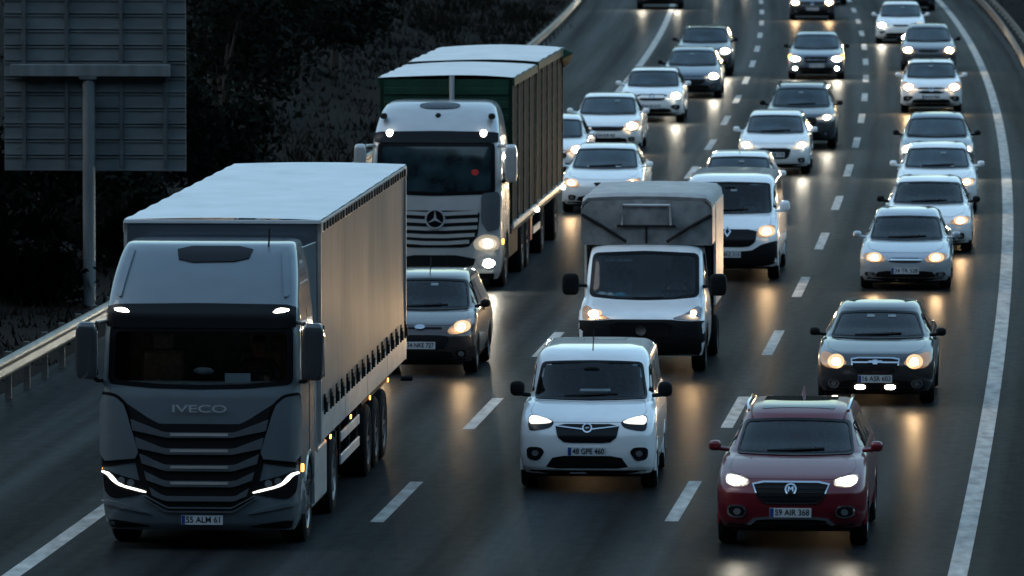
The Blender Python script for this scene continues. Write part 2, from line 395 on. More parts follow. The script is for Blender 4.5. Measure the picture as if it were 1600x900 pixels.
def wheel(x, y, r, wd, parent, rim='rim', spokes=5):
    """x: outer face of the tyre (sign gives the side)"""
    sg = 1 if x > 0 else -1; key = (sg, round(r, 3), round(wd, 3), rim, spokes)
    if key not in WH:
        b = MB().lathe_x([(0, r * .66), (.0, r * .70), (.015 * sg, r * .76), (.012 * sg, r * .90), (-.02 * sg, r * .985), (-.05 * sg, r), (-(wd - .05) * sg, r), (-(wd - .02) * sg, r * .985), (-wd * sg, r * .9), (-wd * sg, r * .6)], 0, 0, 0)
        t = b.build('wheel', 'rubber', None); rb = MB().lathe_x([(-.002 * sg, r * .70), (.004 * sg, r * .68), (-.01 * sg, r * .63), (-.07 * sg, r * .60), (-.09 * sg, .02)], 0, 0, 0)
        for k in range(spokes):
            q = 2 * math.pi * k / spokes; ca, sa = math.cos(q), math.sin(q)
            def P(a, l, d): return (d * sg, l * ca - a * sa, l * sa + a * ca)
            rb.add([P(-.035, .02, -.02), P(.035, .02, -.02), P(.028, r * .64, -.012), P(-.028, r * .64, -.012), P(-.035, .02, -.07), P(.035, .02, -.07), P(.028, r * .64, -.07), P(-.028, r * .64, -.07)],
                   [(0, 1, 2, 3), (0, 4, 5, 1), (1, 5, 6, 2), (2, 6, 7, 3), (3, 7, 4, 0)])
        rb.lathe_x([(-.012 * sg, .001), (-.012 * sg, .055), (-.06 * sg, .06)], 0, 0, 0, 14)
        ri = rb.build('rim', rim, None); WH[key] = (t.data, ri.data); bpy.data.objects.remove(t); bpy.data.objects.remove(ri)
    td, rd = WH[key]
    t = bpy.data.objects.new('wheel', td); C.objects.link(t); t.parent = parent; t.location = (x, y, r)
    q = bpy.data.objects.new('rim', rd); C.objects.link(q); q.parent = t
    return t
def blob(name, m, parent, c, rx, ry, rz, e=2.6, arm=None, n=14):
    V, Fc = [], []
    for i in range(n + 1):
        a = -math.pi / 2 + math.pi * i / n
        for j in range(2 * n):
            q = math.pi * j / n
            def sp(v): return math.copysign(abs(v) ** (2 / e), v)
            V.append((c[0] + rx * sp(math.cos(a)) * sp(math.cos(q)), c[1] + ry * sp(math.cos(a)) * sp(math.sin(q)), c[2] + rz * sp(math.sin(a))))
    for i in range(n):
        for j in range(2 * n): Fc.append((i * 2 * n + j, i * 2 * n + (j + 1) % (2 * n), (i + 1) * 2 * n + (j + 1) % (2 * n), (i + 1) * 2 * n + j))
    b = MB(); b.add(V, Fc)
    if arm: b.tube(arm, .028, 8)
    return b.build(name, m, parent, 50)
def spot(parent, p, col, watts, down=1.6, size=70, r=.05):
    l = bpy.data.lights.new('beam', 'SPOT'); l.energy = watts * LAMP; l.color = col; l.spot_size = R(size); l.spot_blend = 1; l.shadow_soft_size = r
    o = bpy.data.objects.new('beam', l); C.objects.link(o); o.parent = parent; o.location = p; o.rotation_euler = (R(90 - down), 0, math.pi)
    return o
WARM, COOL = (1, .62, .30), (1, .90, .72)
HEAD = {}
def base(name, cx, gy, **kw):
    p = at(cx, gy); rz = -math.atan(slope(p.y)) + R(kw.pop('turn', 0))
    e = empty(name, p, rz, **kw); s = F / (p - Vector((0, 0, H))).length
    return e, s, H / math.hypot(p.x, p.y)
# ---------------------------------------------------------------- setting: ground, road, markings
def sheet(name, offs, ys, zf, m, thick=None):
    V = []; Fc = []; uvs = []
    for y in ys:
        for o in offs:
            p = road(o, y); V.append((p.x, p.y, zf(o, y))); uvs.append((o, y))
    n = len(offs)
    for j in range(len(ys) - 1):
        for i in range(n - 1): Fc.append((j * n + i, j * n + i + 1, (j + 1) * n + i + 1, (j + 1) * n + i))
    me = bpy.data.meshes.new(name); me.from_pydata(V, [], Fc)
    uvl = me.uv_layers.new(name='lane')
    for l in me.loops: uvl.data[l.index].uv = uvs[l.vertex_index]
    for p in me.polygons: p.use_smooth = True
    me.materials.append(M[m]); o = bpy.data.objects.new(name, me); C.objects.link(o); o['kind'] = 'structure'; return o
def hn(a, b):
    return (math.sin(a * .23 + b * .031) + math.sin(a * .11 - b * .053 + 1.3) + .5 * math.sin(a * .61 + b * .17)) / 2.5
def terr(o, y):
    z = -.02
    if o < -12: z += min(70, .03 * (-12 - o) + .27 * max(0, -14.5 - o)) + hn(o, y) * min(1.2, max(0, (-15 - o) * .12))
    if o > 30: z += min(70, .33 * (o - 30)) + hn(o, y) * min(2, (o - 30) * .1)
    if y > 430: z += min(90, .26 * (y - 430)) * (1 if o < 30 else .9)  # far hill out of view, added so the asphalt reflects dark instead of sky
    if y < -15: z += min(88, 2.2 * (-15 - y))  # unseen steep rise behind the camera, added to keep low sky off vehicle fronts
    return z
offs = [-420, -300, -220, -160, -120, -90, -70, -55, -45, -38, -33, -29, -26, -23, -20.5, -18.5, -17, -16, -15, -14, -13, -12, -5, 0, 5, 10, 20, 30, 34, 40, 50, 70, 100, 150, 220, 320, 450]
ysg = [-260, -160, -100, -70, -45, -30, -15, 0, 30] + list(range(50, 440, 6)) + [450, 480, 520, 580, 660, 760, 900, 1200]
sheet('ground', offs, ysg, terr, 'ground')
ysr = list(range(-14, 440, 6))
sheet('road', [-11.6, LL, LA, 0, LR, 4.6, 5.6], ysr, lambda o, y: 0.0, 'asphalt')
def strip(name, off, y0, y1, wd, z=.004):
    ys = np.linspace(y0, y1, max(2, int((y1 - y0) / 4) + 1)); return sheet(name, [off - wd / 2, off, off + wd / 2], list(ys), lambda o, y: z, 'line')
tag(strip('edge_line', LL, 30, 430, .23), 'solid white edge line along the hard shoulder'); tag(strip('edge_line', LR, 30, 430, .235), 'solid white edge line beside the median')
def dashes(off, ya0, period, ln, y1, label):
    y = ya0
    V = MB()
    ys = []
    while y < y1:
        ys.append(y); y += period
    for y in ys:
        n = 4
        L_ = [road(off - .09, y + ln * k / n, .004) for k in range(n + 1)]; R_ = [road(off + .09, y + ln * k / n, .004) for k in range(n + 1)]
        V.add(L_ + R_, [(k, k + 1, n + 2 + k, n + 1 + k) for k in range(n)])
    o = V.build('lane_dashes', 'line', None, 0); o['kind'] = 'structure'; return o
yB = at(1045, 815).y; yA = at(580, 820).y
PER = (at(1275, 390).y - yB) / 4; LEN = at(1097, 752).y - yB
dashes(0, yB - 3 * PER, PER, LEN, 420, '')
PERA = (at(1105, 235).y - yA) / 7; dashes(LA, yA - 3 * PERA, PERA, LEN, 420, '')
# ---------------------------------------------------------------- guard rails
def guard_rail(name, off, y0, y1, side, m, label, double=False, gap=2.0):
    p0 = road(off, y0)
    e = empty(name, p0, 0, label=label, cat='guard rail')
    prof = [(.0, .42), (.035, .455), (.06, .48), (.06, .53), (.02, .565), (.02, .605), (.06, .64), (.06, .69), (.035, .715), (.0, .75)]
    def rail(o, s_):
        b = MB(); ys = np.arange(y0, y1, 2.0); V = []
        for y in ys:
            for a, z in prof:
                q = road(o + a * s_, y, z) - p0; V.append(q)
        n = len(prof); Fc = [(j * n + i, j * n + i + 1, (j + 1) * n + i + 1, (j + 1) * n + i) for j in range(len(ys) - 1) for i in range(n - 1)]
        ob = b.add(V, Fc).build('rail', m if s_ == side else 'galv', e, 60)
        so_ = ob.modifiers.new('thickness', 'SOLIDIFY'); so_.thickness = .006
    rail(off, side)
    if double: rail(off - side * .42, -side)
    y = y0 + 1
    pm = MB(); pm.box(-.05, .05, -.06, .06, -.05, .74).box(-.02 if side > 0 else -.12, .12 if side > 0 else .02, -.05, .05, .52, .68)
    proto = None; i = 0
    while y < y1 and i < 100:
        q = road(off - side * (.12 if not double else .21), y) - p0
        if proto is None: proto = pm.build('post', 'post', e, 0); o = proto
        else: o = proto.copy(); C.objects.link(o); o.parent = e
        o.location = q; y += gap if y < 170 else gap * 2; i += 1
    return e
guard_rail('guard_rail', -11.25, 70, 380, 1, 'galv', 'long pale steel guard rail on posts along the hard shoulder below the dark slope')
guard_rail('guard_rail', 5.05, 70, 380, -1, 'rust_rail', 'weathered double guard rail on the median right of the solid white line', True)
# ---------------------------------------------------------------- road sign seen from behind
def road_sign():
    p = at(140, 478); p.z = terr(-12.6, p.y); s = F / p.y
    e = empty('road_sign', p, R(-4), label='large road sign seen from behind on a single grey pole, beyond the guard rail', cat='road sign')
    MB().tube([(0, 0, -.3), (0, 0, (478 - 118) / s - .05)], .115, 20).build('pole', 'sign_pole', e)
    x0, x1 = (5 - 140) / s, (291 - 140) / s; zb = (478 - 276) / s + .1; zt = zb + 4.3
    k = 15; hgt = (zt - zb) / k
    for i in range(k):
        z = zb + i * hgt
        MB().box(x0, x1, .17, .20, z + .016, z + hgt - .012).box(x0, x1, .145, .17, z + .014, z + .04).box(x0, x1, .145, .17, z + hgt - .04, z + hgt - .012).build('panel_plank', 'sign', e, 0)
    MB().box(x0 + .01, x1 - .01, .201, .215, zb, zt).build('backing', 'sign_dark', e, 0)
    for px in (37, 104, 190, 259):
        x = (px - 140) / s; MB().box(x - .035, x + .035, .09, .144, zb + .08, zt - .05).build('upright', 'sign_dark', e, 0, .006)
    zc = (478 - 118) / s + .1
    MB().box((18 - 140) / s, (268 - 140) / s, -.13, .088, zc - .10, zc + .12).build('crossbeam', 'sign_pole', e, 0, .012)
    MB().box(-.16, .16, -.13, .13, zc - .16, zc - .101).build('pole_cap', 'sign_dark', e, 0, .01)
road_sign()
# ---------------------------------------------------------------- trees and scrub on the slope
def leaves(n, fn, sz):
    V, Fc = [], []
    for i in range(n):
        c = fn(); a = Vector((random.gauss(0, 1), random.gauss(0, 1), random.gauss(0, 1))).normalized(); b = a.orthogonal().normalized(); s_ = sz * random.uniform(.5, 1.5)
        k = len(V); V += [c - a * s_, c + b * s_ * .5, c + a * s_, c - b * s_ * .5]; Fc.append((k, k + 1, k + 2, k + 3))
    return V, Fc
def tree(off, y, h, r, label):
    p = road(off, y); p.z = terr(off, y) - .1
    e = empty('tree', p, random.uniform(0, 6), label=label, cat='tree', group='dark trees on the slope')
    b = MB().tube([(0, 0, 0), (.1, .05, h * .35), (.05, -.1, h * .75)], .16, 8, .05); cl = []
    for k in range(13):
        q = k * 2.4 + random.random(); z = h * random.uniform(.22, .95); rr = r * random.uniform(.25, .8) * (1.1 - .6 * abs(z / h - .45))
        c = Vector((rr * math.cos(q), rr * math.sin(q), z)); cl.append((c, r * random.uniform(.28, .5)))
        b.tube([(0.05, 0, z * .6), c * .6 + Vector((0, 0, z * .32)), c], .05, 6, .012)
    b.build('trunk', 'bark', e)
    def fn():
        c, rr = random.choice(cl); return c + Vector((random.gauss(0, .5), random.gauss(0, .5), random.gauss(0, .4))) * rr
    V, Fc = leaves(5200, fn, .10); MB().add(V, Fc).build('crown', 'leaf', e, 0)
def on_slope(px, py):
    p0 = Vector((0, 0, H)); d = (at(px, py) - p0).normalized(); t = 80
    while t < 500:
        q = p0 + d * t; o = (q.x - BX(q.y)) / math.sqrt(1 + slope(q.y) ** 2)
        if q.z < terr(o, q.y): break
        t += .5
    return o, q.y
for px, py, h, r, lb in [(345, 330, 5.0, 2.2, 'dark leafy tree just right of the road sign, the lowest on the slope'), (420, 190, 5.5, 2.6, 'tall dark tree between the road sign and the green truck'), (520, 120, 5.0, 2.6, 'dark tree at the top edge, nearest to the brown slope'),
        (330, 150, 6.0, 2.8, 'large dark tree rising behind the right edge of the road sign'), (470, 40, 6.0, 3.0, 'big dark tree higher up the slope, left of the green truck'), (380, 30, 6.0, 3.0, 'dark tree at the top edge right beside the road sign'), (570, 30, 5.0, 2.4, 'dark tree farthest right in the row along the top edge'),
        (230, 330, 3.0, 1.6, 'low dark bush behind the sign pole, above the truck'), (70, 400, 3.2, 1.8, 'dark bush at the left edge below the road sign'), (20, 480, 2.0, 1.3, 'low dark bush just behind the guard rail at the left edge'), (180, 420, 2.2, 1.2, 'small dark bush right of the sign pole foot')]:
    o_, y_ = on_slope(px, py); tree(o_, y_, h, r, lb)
def scrub():
    V, Fc = [], []
    def tuft(p, hgt, n, spread):
        for i in range(n):
            a = random.uniform(0, 6.3); w_ = random.uniform(.02, .05); dx, dy = math.cos(a) * w_, math.sin(a) * w_
            q = p + Vector((random.gauss(0, spread), random.gauss(0, spread), -.04)); l = Vector((random.gauss(0, .35) * hgt, random.gauss(0, .35) * hgt, hgt * random.uniform(.5, 1.1)))
            k = len(V); V.extend([q + Vector((-dx, -dy, 0)), q + Vector((dx, dy, 0)), q + l]); Fc.append((k, k + 1, k + 2))
    for i in range(5200):
        o = -11.9 - abs(random.gauss(0, 1)) * 9; y = random.uniform(88, 400); p = road(o, y); p.z = terr(o, y)
        v = hn(o * 2, y); tuft(p, random.uniform(.12, .3) + max(0, v) * .35, 9, .28)
    for i in range(500):
        o = 5.8 + abs(random.gauss(0, 1)) * 5; y = random.uniform(88, 400); p = road(o, y); p.z = terr(o, y); tuft(p, .16, 7, .3)
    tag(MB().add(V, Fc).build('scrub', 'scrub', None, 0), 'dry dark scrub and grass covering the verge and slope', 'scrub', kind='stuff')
scrub()
# ---------------------------------------------------------------- cars
CLS = dict(
    sedan=dict(L=4.55, W=1.78, H=1.46, zb=.22, zbp=.48, zh=.74, yh=.16, yc=1.15, zc=.96, yw=1.98, zw=1.34, yrf=3.2, kind='sedan', r=.315),
    hatch=dict(L=4.05, W=1.74, H=1.47, zb=.22, zbp=.48, zh=.76, yh=.16, yc=1.02, zc=.98, yw=1.80, zw=1.36, yrf=3.55, kind='hatch', r=.31),
    suv=dict(L=4.55, W=1.86, H=1.62, zb=.27, zbp=.55, zh=.88, yh=.18, yc=1.12, zc=1.08, yw=1.90, zw=1.50, yrf=3.95, kind='hatch', r=.345))
def car_rows(S):
    hw = S['W'] / 2; L = S['L']; zb, zbp, zh, zc, zw, Hh = (S[k] for k in ('zb', 'zbp', 'zh', 'zc', 'zw', 'H')); yh, yc, yw, yrf = (S[k] for k in ('yh', 'yc', 'yw', 'yrf'))
    wr = S.get('wr', .735) * hw; na = S.get('n', 3.2); a = S.get('a', .54)
    rows = [(zb, .10, L - .12, hw * .93, a, na), (zb + .10, .03, L - .05, hw * .975, a, na), (zbp, 0, L, hw, a, na), ((zbp + zh) / 2, .015, L, hw, a, na),
            (zh, yh, L - .02, hw * .992, a, na), (zh + (zc - zh) * .45, yh + (yc - yh) * .33, L - .03, hw * .98, a, na),
            (zh + (zc - zh) * .8, yh + (yc - yh) * .70, L - .05, hw * .965, a + .05, na), (zc, yc, L - .06, hw * .945, .75, 2.8)]
    sed = S['kind'] == 'sedan'
    r0 = L - (.08 if sed else .10); r1 = L - .95 if sed else L - .16
    rows += [(zc + .035, yc + .06, r0, hw * .925, .75, 2.8), (zc + (zw - zc) * .3, yc + (yw - yc) * .32, r1, hw * .925 - (hw * .925 - wr) * .27, .65, 2.9),
             (zc + (zw - zc) * .7, yc + (yw - yc) * .70, r1 * .6 + (yrf + .3) * .4, hw * .925 - (hw * .925 - wr) * .72, .58, 3),
             (zw, yw, yrf + .35, wr, .55, 3), (zw + (Hh - zw) * .45, yw + .14, yrf + .15, wr * .955, .6, 3), (zw + (Hh - zw) * .85, yw + .42, yrf - .15, wr * .83, .6, 3), (Hh, yw + .80, yrf - .4, wr * .60, .4, 3)]
    return rows
def interior(e, S, tanp, person=None, truck=False):
    hw = S['W'] / 2; yc, zc = S['yc'], S['zc']
    b = MB().box(-hw + .12, hw - .12, yc + .12, yc + .5, zc - .35, zc - .02).box(-hw + .12, hw - .12, yc + .5, yc + 1.9, .35, .42)
    i = b.build('dashboard', 'interior', e, 30, .04)
    for sx in (-1, 1):
        MB().box(sx * .37 - .24, sx * .37 + .24, yc + 1.0, yc + 1.5, zc - .45, zc - .28).box(sx * .37 - .23, sx * .37 + .23, yc + 1.4, yc + 1.53, zc - .3, zc + .26).box(sx * .37 - .12, sx * .37 + .12, yc + 1.42, yc + 1.5, zc + .27, zc + .44).build('seat', 'seat', e, 30, .04)
    b = MB(); pts = [(.37 + .18 * math.cos(q), yc + .62 + .07 * math.sin(q), zc - .04 + .17 * math.sin(q)) for q in [2 * math.pi * k / 22 for k in range(23)]]
    b.tube(pts, .014, 6).tube([(.37, yc + .62, zc - .04), (.37, yc + .45, zc - .12)], .03, 6).box(.2, .54, yc + .61, yc + .64, zc - .06, zc - .02); b.build('steering_wheel', 'plastic', e)
def car(name, cls, cx, gy, paintm, label, cat, group, lamp='warm', far=False, glass='glass', watts=0, **o):
    S = dict(CLS[cls]); S.update({k: v for k, v in o.items() if k in ('L', 'W', 'H', 'zb', 'zbp', 'zh', 'yh', 'yc', 'zc', 'yw', 'zw', 'yrf', 'r', 'n', 'a', 'wr')})
    e, s, tp = base(name, cx, gy, label=label, cat=cat, group=group, turn=o.get('turn', 0))
    hw = S['W'] / 2; b = Body(car_rows(S), tp, **(dict(NF=22, dens=.06, NS=14) if far else {})); res = .10 if far else .05
    r = S['r']; yf, yr_ = .86, S['L'] - .9
    arch = [(yf, r, r + .06, hw - .22), (yr_, r, r + .06, hw - .22)]
    vb, vt = S['zc'] + S['yc'] * tp + .025, S['zw'] + S['yw'] * tp - .01
    hb, ht = hw * o.get('wsb', .80), hw * o.get('wst', .695)
    wsp = rc([(-hb, vb), (-hb * .5, vb - .02), (0, vb - .03), (hb * .5, vb - .02), (hb, vb), (ht, vt), (ht * .5, vt + .012), (0, vt + .018), (-ht * .5, vt + .012), (-ht, vt)], .055)
    clear = o.get('clear')
    b.panel('windscreen', wsp, 'clear' if clear else glass, e, .016 if far else .004, .012 if not clear else .002, res)
    b.ring('windscreen_border', [( x * 1.018, v + (.012 if v > (vb + vt) / 2 else -.02)) for x, v in wsp], shrink(wsp, .022), 'frit', e, .024 if far else .012)
    if clear: interior(e, S, tp)
    bo = b.build('body', paintm, e, arch, (shrink(wsp, .02), 3) if clear else None)
    # side windows
    zb_, zt_ = S['zc'] + .045, S['zw'] - .035
    f = lambda z: S['yc'] + .33 + (z - S['zc']) / (S['zw'] - S['zc']) * (S['yw'] - S['yc'] - .05)
    re_ = S['yrf'] - .15; ym = (S['yc'] + S['yrf']) / 2 + .25
    for md in ('left', 'right'):
        b.panel('side_window', chaikin([(f(zb_), zb_), (ym - .04, zb_), (ym - .04, zt_), (f(zt_), zt_)], 1, .1), 'side_glass', e, .004, .01, .12, md)
        b.panel('side_window', chaikin([(ym + .04, zb_), (re_ + .35, zb_ + .03), (re_, zt_), (ym + .04, zt_)], 1, .12), 'side_glass', e, .004, .01, .12, md)
        b.panel('door_handle', rect(ym - .28, ym - .10, S['zc'] - .10, S['zc'] - .06), paintm if not far else 'chrome', e, .025, .02, .1, md)
        b.panel('sill', rect(yf + r + .08, yr_ - r - .08, S['zb'], S['zb'] + .07), 'plastic', e, .008, .01, .3, md)
    for sg in (-1, 1):
        for y in (yf, yr_):
            wheel(sg * (hw - .015), y, r, .21, e, 'rim')
            bb = MB(); pts = [(sg * (hw - .03), y + (r + .055) * math.cos(q), r + (r + .055) * math.sin(q)) for q in [R(-8 + 196 * k / 18) for k in range(19)]]
            bb.tube(pts, .035, 6); bb.build('wheel_arch', 'plastic' if o.get('clad') else paintm, e)
    MB().box(-hw + .2, hw - .2, .25, S['L'] - .3, S['zb'] - .05, S['zb'] + .3).build('underbody', 'frame', e, 0)
    # mirrors
    for sg in (-1, 1):
        mr = o.get('mir', (.08, .066)); c = (sg * (hw + .085), S['yc'] + .32, S['zc'] + .01 + mr[1])
        blob('mirror', o.get('mirror', paintm), e, c, mr[0], .075, mr[1], 2.8, [(sg * (hw * .90), S['yc'] + .36, S['zc'] + .02), (sg * (hw + .05), S['yc'] + .33, S['zc'] + .04)], 8 if far else 12)
    # front
    zh = S['zh']; k = hw / .89
    hl = o.get('hl', [(.47, zh - .10), (.62, zh - .01), (.80, zh + .075), (.845, zh + .05), (.84, zh - .07), (.70, zh - .145), (.53, zh - .15)])
    if 'hl' not in o: hl = [(x * k, v) for x, v in hl]
    sty = o.get('sty')
    if sty and 'hl' not in o:
        hl = [(x * k, zh + v) for x, v in {'slim': [(.38, -.07), (.58, -.015), (.82, .05), (.86, .015), (.83, -.045), (.60, -.10), (.42, -.115)], 'tall': [(.52, -.06), (.64, .05), (.80, .13), (.87, .07), (.85, -.12), (.70, -.18), (.56, -.15)],
              'wedge': [(.44, -.10), (.50, -.03), (.84, .06), (.865, -.02), (.80, -.09), (.62, -.15)]}[sty]]
    core = o.get('core', (.67 * k, zh - .045, .095 * (1.25 if far else 1), .055 * (1.3 if far else 1)))
    for sg in (-1, 1):
        P = chaikin(hl if sg > 0 else mir(hl), 2, .2)
        h = b.panel('headlight', P, 'housing' if o.get('dark_lens') else 'lens' if lamp == 'dim' else 'lens_warm' if 'warm' in lamp else 'lens_cool', e, .008, .02, res * .8)
        cp = o.get('corepoly'); lm = lamp if not (o.get('off') == sg) else 'dim'
        q = (cp if sg > 0 else mir(cp)) if cp else ell(sg * core[0], core[1], core[2], core[3], 16)
        if lm not in ('dim', 'soft') and not cp: b.panel('lamp_bowl_glow', [(sg * core[0] + (p_[0] - sg * core[0]) * 1.5, core[1] + (p_[1] - core[1]) * 1.45) for p_ in ell(sg * core[0], core[1], core[2], core[3], 18)], 'bowl_glow_warm' if 'warm' in lm else 'bowl_glow_cool', h, .012, .004, .05)
        if cp: b.panel('lit_lamp', chaikin(q, 1), lm, h, .018, .004, .05)
        else: b.lamp('lit_lamp', sg * core[0], core[1], core[2] * (.95 if far else .72), core[3] * (1.0 if far else .78), lm, h)
        if watts and lm != 'dim':
            p = b.point(sg * core[0], core[1]); spot(h, p + Vector((0, -.12, 0)), WARM if 'warm' in lamp else COOL, watts)
    G = o.get('grille', [(-.42, zh - .04), (.42, zh - .04), (.36, zh - .20), (.28, zh - .235), (-.28, zh - .235), (-.36, zh - .20)])
    gg = None
    if G:
        gg = b.panel('grille', chaikin(G, 1, .15), o.get('grille_mat', 'plastic'), e, .008, .02, res)
        if o.get('grille_trim'): b.ring('grille_trim', [(x * 1.0, v) for x, v in chaikin(G, 1, .15)], shrink(chaikin(G, 1, .15), .022), 'chrome', gg, .016, rad=1)
        for v in o.get('bars', ()): b.panel('grille_bar', rect(-v[1], v[1], v[0] - .012, v[0] + .012), 'chrome' if len(v) < 3 else v[2], gg, .018, .01, .08)
    lo = o.get('intake', [(-.50, S['zb'] + .19), (.50, S['zb'] + .19), (.58, S['zb'] + .07), (-.58, S['zb'] + .07)])
    if lo: b.panel('lower_intake', chaikin(lo, 1, .15), 'plastic', e, .007, .02, res)
    b.panel('bumper_lip', [(-hw * .86, S['zb'] + .06), (hw * .86, S['zb'] + .06), (hw * .84, S['zb'] + .005), (-hw * .84, S['zb'] + .005)], 'plastic', e, .009, .02, .08)
    for sg in (-1, 1):
        fp = o.get('fog', [(.56, S['zb'] + .20), (.74, S['zb'] + .22), (.74, S['zb'] + .10), (.60, S['zb'] + .09)])
        if fp:
            fo = b.panel('fog_light', chaikin(fp if sg > 0 else mir(fp), 2, .2), o.get('fog_mat', 'housing'), e, .010, .02, res)
            if o.get('fog_trim'): b.ring('fog_trim', chaikin(fp if sg > 0 else mir(fp), 2, .2), shrink(chaikin(fp if sg > 0 else mir(fp), 2, .2), .02), 'chrome', fo, .016, n=40, rad=1)
            cx_ = sum(p[0] for p in fp) / len(fp); cv = sum(p[1] for p in fp) / len(fp)
            b.panel('fog_lens', ell(sg * cx_, cv, .045, .04, 12), o.get('fog_lamp', 'lens'), fo, .018, .005, .05)
    for tu, tv in o.get('tags', ()):
        tv = tv or vt - .09; b.panel('windscreen_tag', rc(rect(tu - .06, tu + .06, tv - .02, tv + .022), .012), 'tag', e, .03 if far else .012, .003, .06)
    # bonnet shut line
    hv = zh + yhv(S, tp)
    if not far:
        b.ring('bonnet_seam', bonnet(S, tp, 0), bonnet(S, tp, .0035), 'frit', bo, .002, rad=1)
        for sg in (-1, 1):
            b.panel('wiper', [(sg * .05 - .30, vb + .005), (sg * .05 - .30, vb + .018), (sg * .05 + .32, vb + .05), (sg * .05 + .32, vb + .035)], 'plastic', e, .02, .01, .1)
    if o.get('plate'): plate(b, 0, o.get('plate_v', S['zb'] + .24), o['plate'], e)
    if o.get('badge'):
        bu, bv, br = o['badge']; b.ring('badge', ell(bu, bv, br, br * .95), ell(bu, bv, br * .72, br * .68), 'chrome', e, .022, n=28, rad=1)
    if o.get('antenna'): MB().tube([(0, S['yw'] + .25, S['H'] - .04), (0, S['yw'] + .45, S['H'] + .22)], .008, 6).build('antenna', 'plastic', e)
    if o.get('rails'):
        wr = S.get('wr', .70) * hw
        for sg in (-1, 1): MB().tube([(sg * wr * .9, S['yw'] + .25, S['H'] - .07), (sg * wr * .93, S['yw'] + .40, S['H'] + .0), (sg * wr * .92, S['yrf'] - .5, S['H'] + .02), (sg * wr * .88, S['yrf'] - .1, S['H'] - .06)], .022, 8).build('roof_rail', o['rails'], e)
    blob('rear_view_mirror', 'plastic', e, (0, S['yw'] - .12, S['zw'] - .09), .11, .02, .035, 3, n=6)
    return e, b, S, tp
def yhv(S, tp): return S['yh'] * tp
def bonnet(S, tp, d):
    hw = S['W'] / 2 - d; v0 = S['zh'] + S['yh'] * tp + .012 + d; v1 = S['zc'] + S['yc'] * tp - .015 - d
    return [(-hw * .55, v0), (hw * .55, v0), (hw * .80, v0 + .085), (hw * .85, v0 + .16), (hw * .80, v1), (0, v1 - .03), (-hw * .80, v1), (-hw * .85, v0 + .16), (-hw * .80, v0 + .085)]
# ---------------------------------------------------------------- drivers
def person(parent_e, loc, label, shirt='shirt'):
    """seated driver, hands on a wheel in front; built in the vehicle's axes and left as a thing of its own"""
    V = [(0, 0, 0), (0, .03, .22), (0, .04, .42), (0, .02, .55), (0, -.005, .64), (0, -.015, .72), (0, -.01, .80)]
    Rr = [.15, .145, .15, .062, .072, .09, .07]; E = [(i, i + 1) for i in range(6)]
    for sg in (-1, 1):
        k = len(V); V += [(sg * .17, .04, .47), (sg * .26, -.09, .26), (sg * .17, -.36, .30), (sg * .155, -.43, .31)]; Rr += [.075, .05, .036, .034]
        E += [(2, k), (k, k + 1), (k + 1, k + 2), (k + 2, k + 3)]
        for f in range(4):
            j = len(V); dz = .03 - f * .02; V += [(sg * .150, -.465, .31 + dz), (sg * .135, -.49, .315 + dz), (sg * .118, -.48, .318 + dz)]; Rr += [.010, .009, .008]; E += [(k + 3, j), (j, j + 1), (j + 1, j + 2)]
        j = len(V); V += [(sg * .125, -.435, .345), (sg * .115, -.46, .355)]; Rr += [.011, .009]; E += [(k + 3, j), (j, j + 1)]
        k = len(V); V += [(sg * .12, -.06, -.02), (sg * .14, -.45, .02), (sg * .14, -.55, -.38)]; Rr += [.09, .065, .05]; E += [(0, k), (k, k + 1), (k + 1, k + 2)]
    me = bpy.data.meshes.new('person'); me.from_pydata(V, E, [])
    o = bpy.data.objects.new('person', me); C.objects.link(o)
    o.modifiers.new('skin', 'SKIN'); sv = me.skin_vertices[0].data
    for i, r in enumerate(Rr): sv[i].radius = (r, r)
    sv[0].use_root = True
    ss = o.modifiers.new('sub', 'SUBSURF'); ss.levels = ss.render_levels = 1
    bpy.context.view_layer.update()
    m2 = bpy.data.meshes.new_from_object(o.evaluated_get(bpy.context.evaluated_depsgraph_get())); o.modifiers.clear(); o.data = m2
    m2.materials.clear(); m2.materials.append(M['skin']); m2.materials.append(M[shirt])
    for p in m2.polygons:
        c = p.center; p.use_smooth = True
        p.material_index = 0 if (c.z > .53 or c.y < -.35 and c.z > .2) else 1
    o.location = parent_e.matrix_basis @ Vector(loc); o.rotation_euler = parent_e.rotation_euler; tag(o, label, 'person')
    bpy.context.view_layer.update()
    hb = MB(); blob('hair', 'hair', o, (0, .015, .785), .088, .098, .065, 2.2, n=8)
    f = MB()
    f.add(*blobmesh((0, -.112, .715), .014, .018, .022)); f.build('nose', 'skin', o)
    for sg in (-1, 1):
        MB().add(*blobmesh((sg * .034, -.098, .745), .013, .008, .008)).build('eye', 'hair', o); MB().add(*blobmesh((sg * .090, .0, .725), .012, .022, .032)).build('ear', 'skin', o)
    MB().add(*blobmesh((0, -.100, .672), .024, .007, .006)).build('mouth', 'red_part', o)
    return o
def blobmesh(c, rx, ry, rz, n=6):
    V, Fc = [], []
    for i in range(n + 1):
        a = -math.pi / 2 + math.pi * i / n
        for j in range(2 * n):
            q = math.pi * j / n; V.append((c[0] + rx * math.cos(a) * math.cos(q), c[1] + ry * math.cos(a) * math.sin(q), c[2] + rz * math.sin(a)))
    for i in range(n):
        for j in range(2 * n): Fc.append((i * 2 * n + j, i * 2 * n + (j + 1) % (2 * n), (i + 1) * 2 * n + (j + 1) % (2 * n), (i + 1) * 2 * n + j))
    return V, Fc
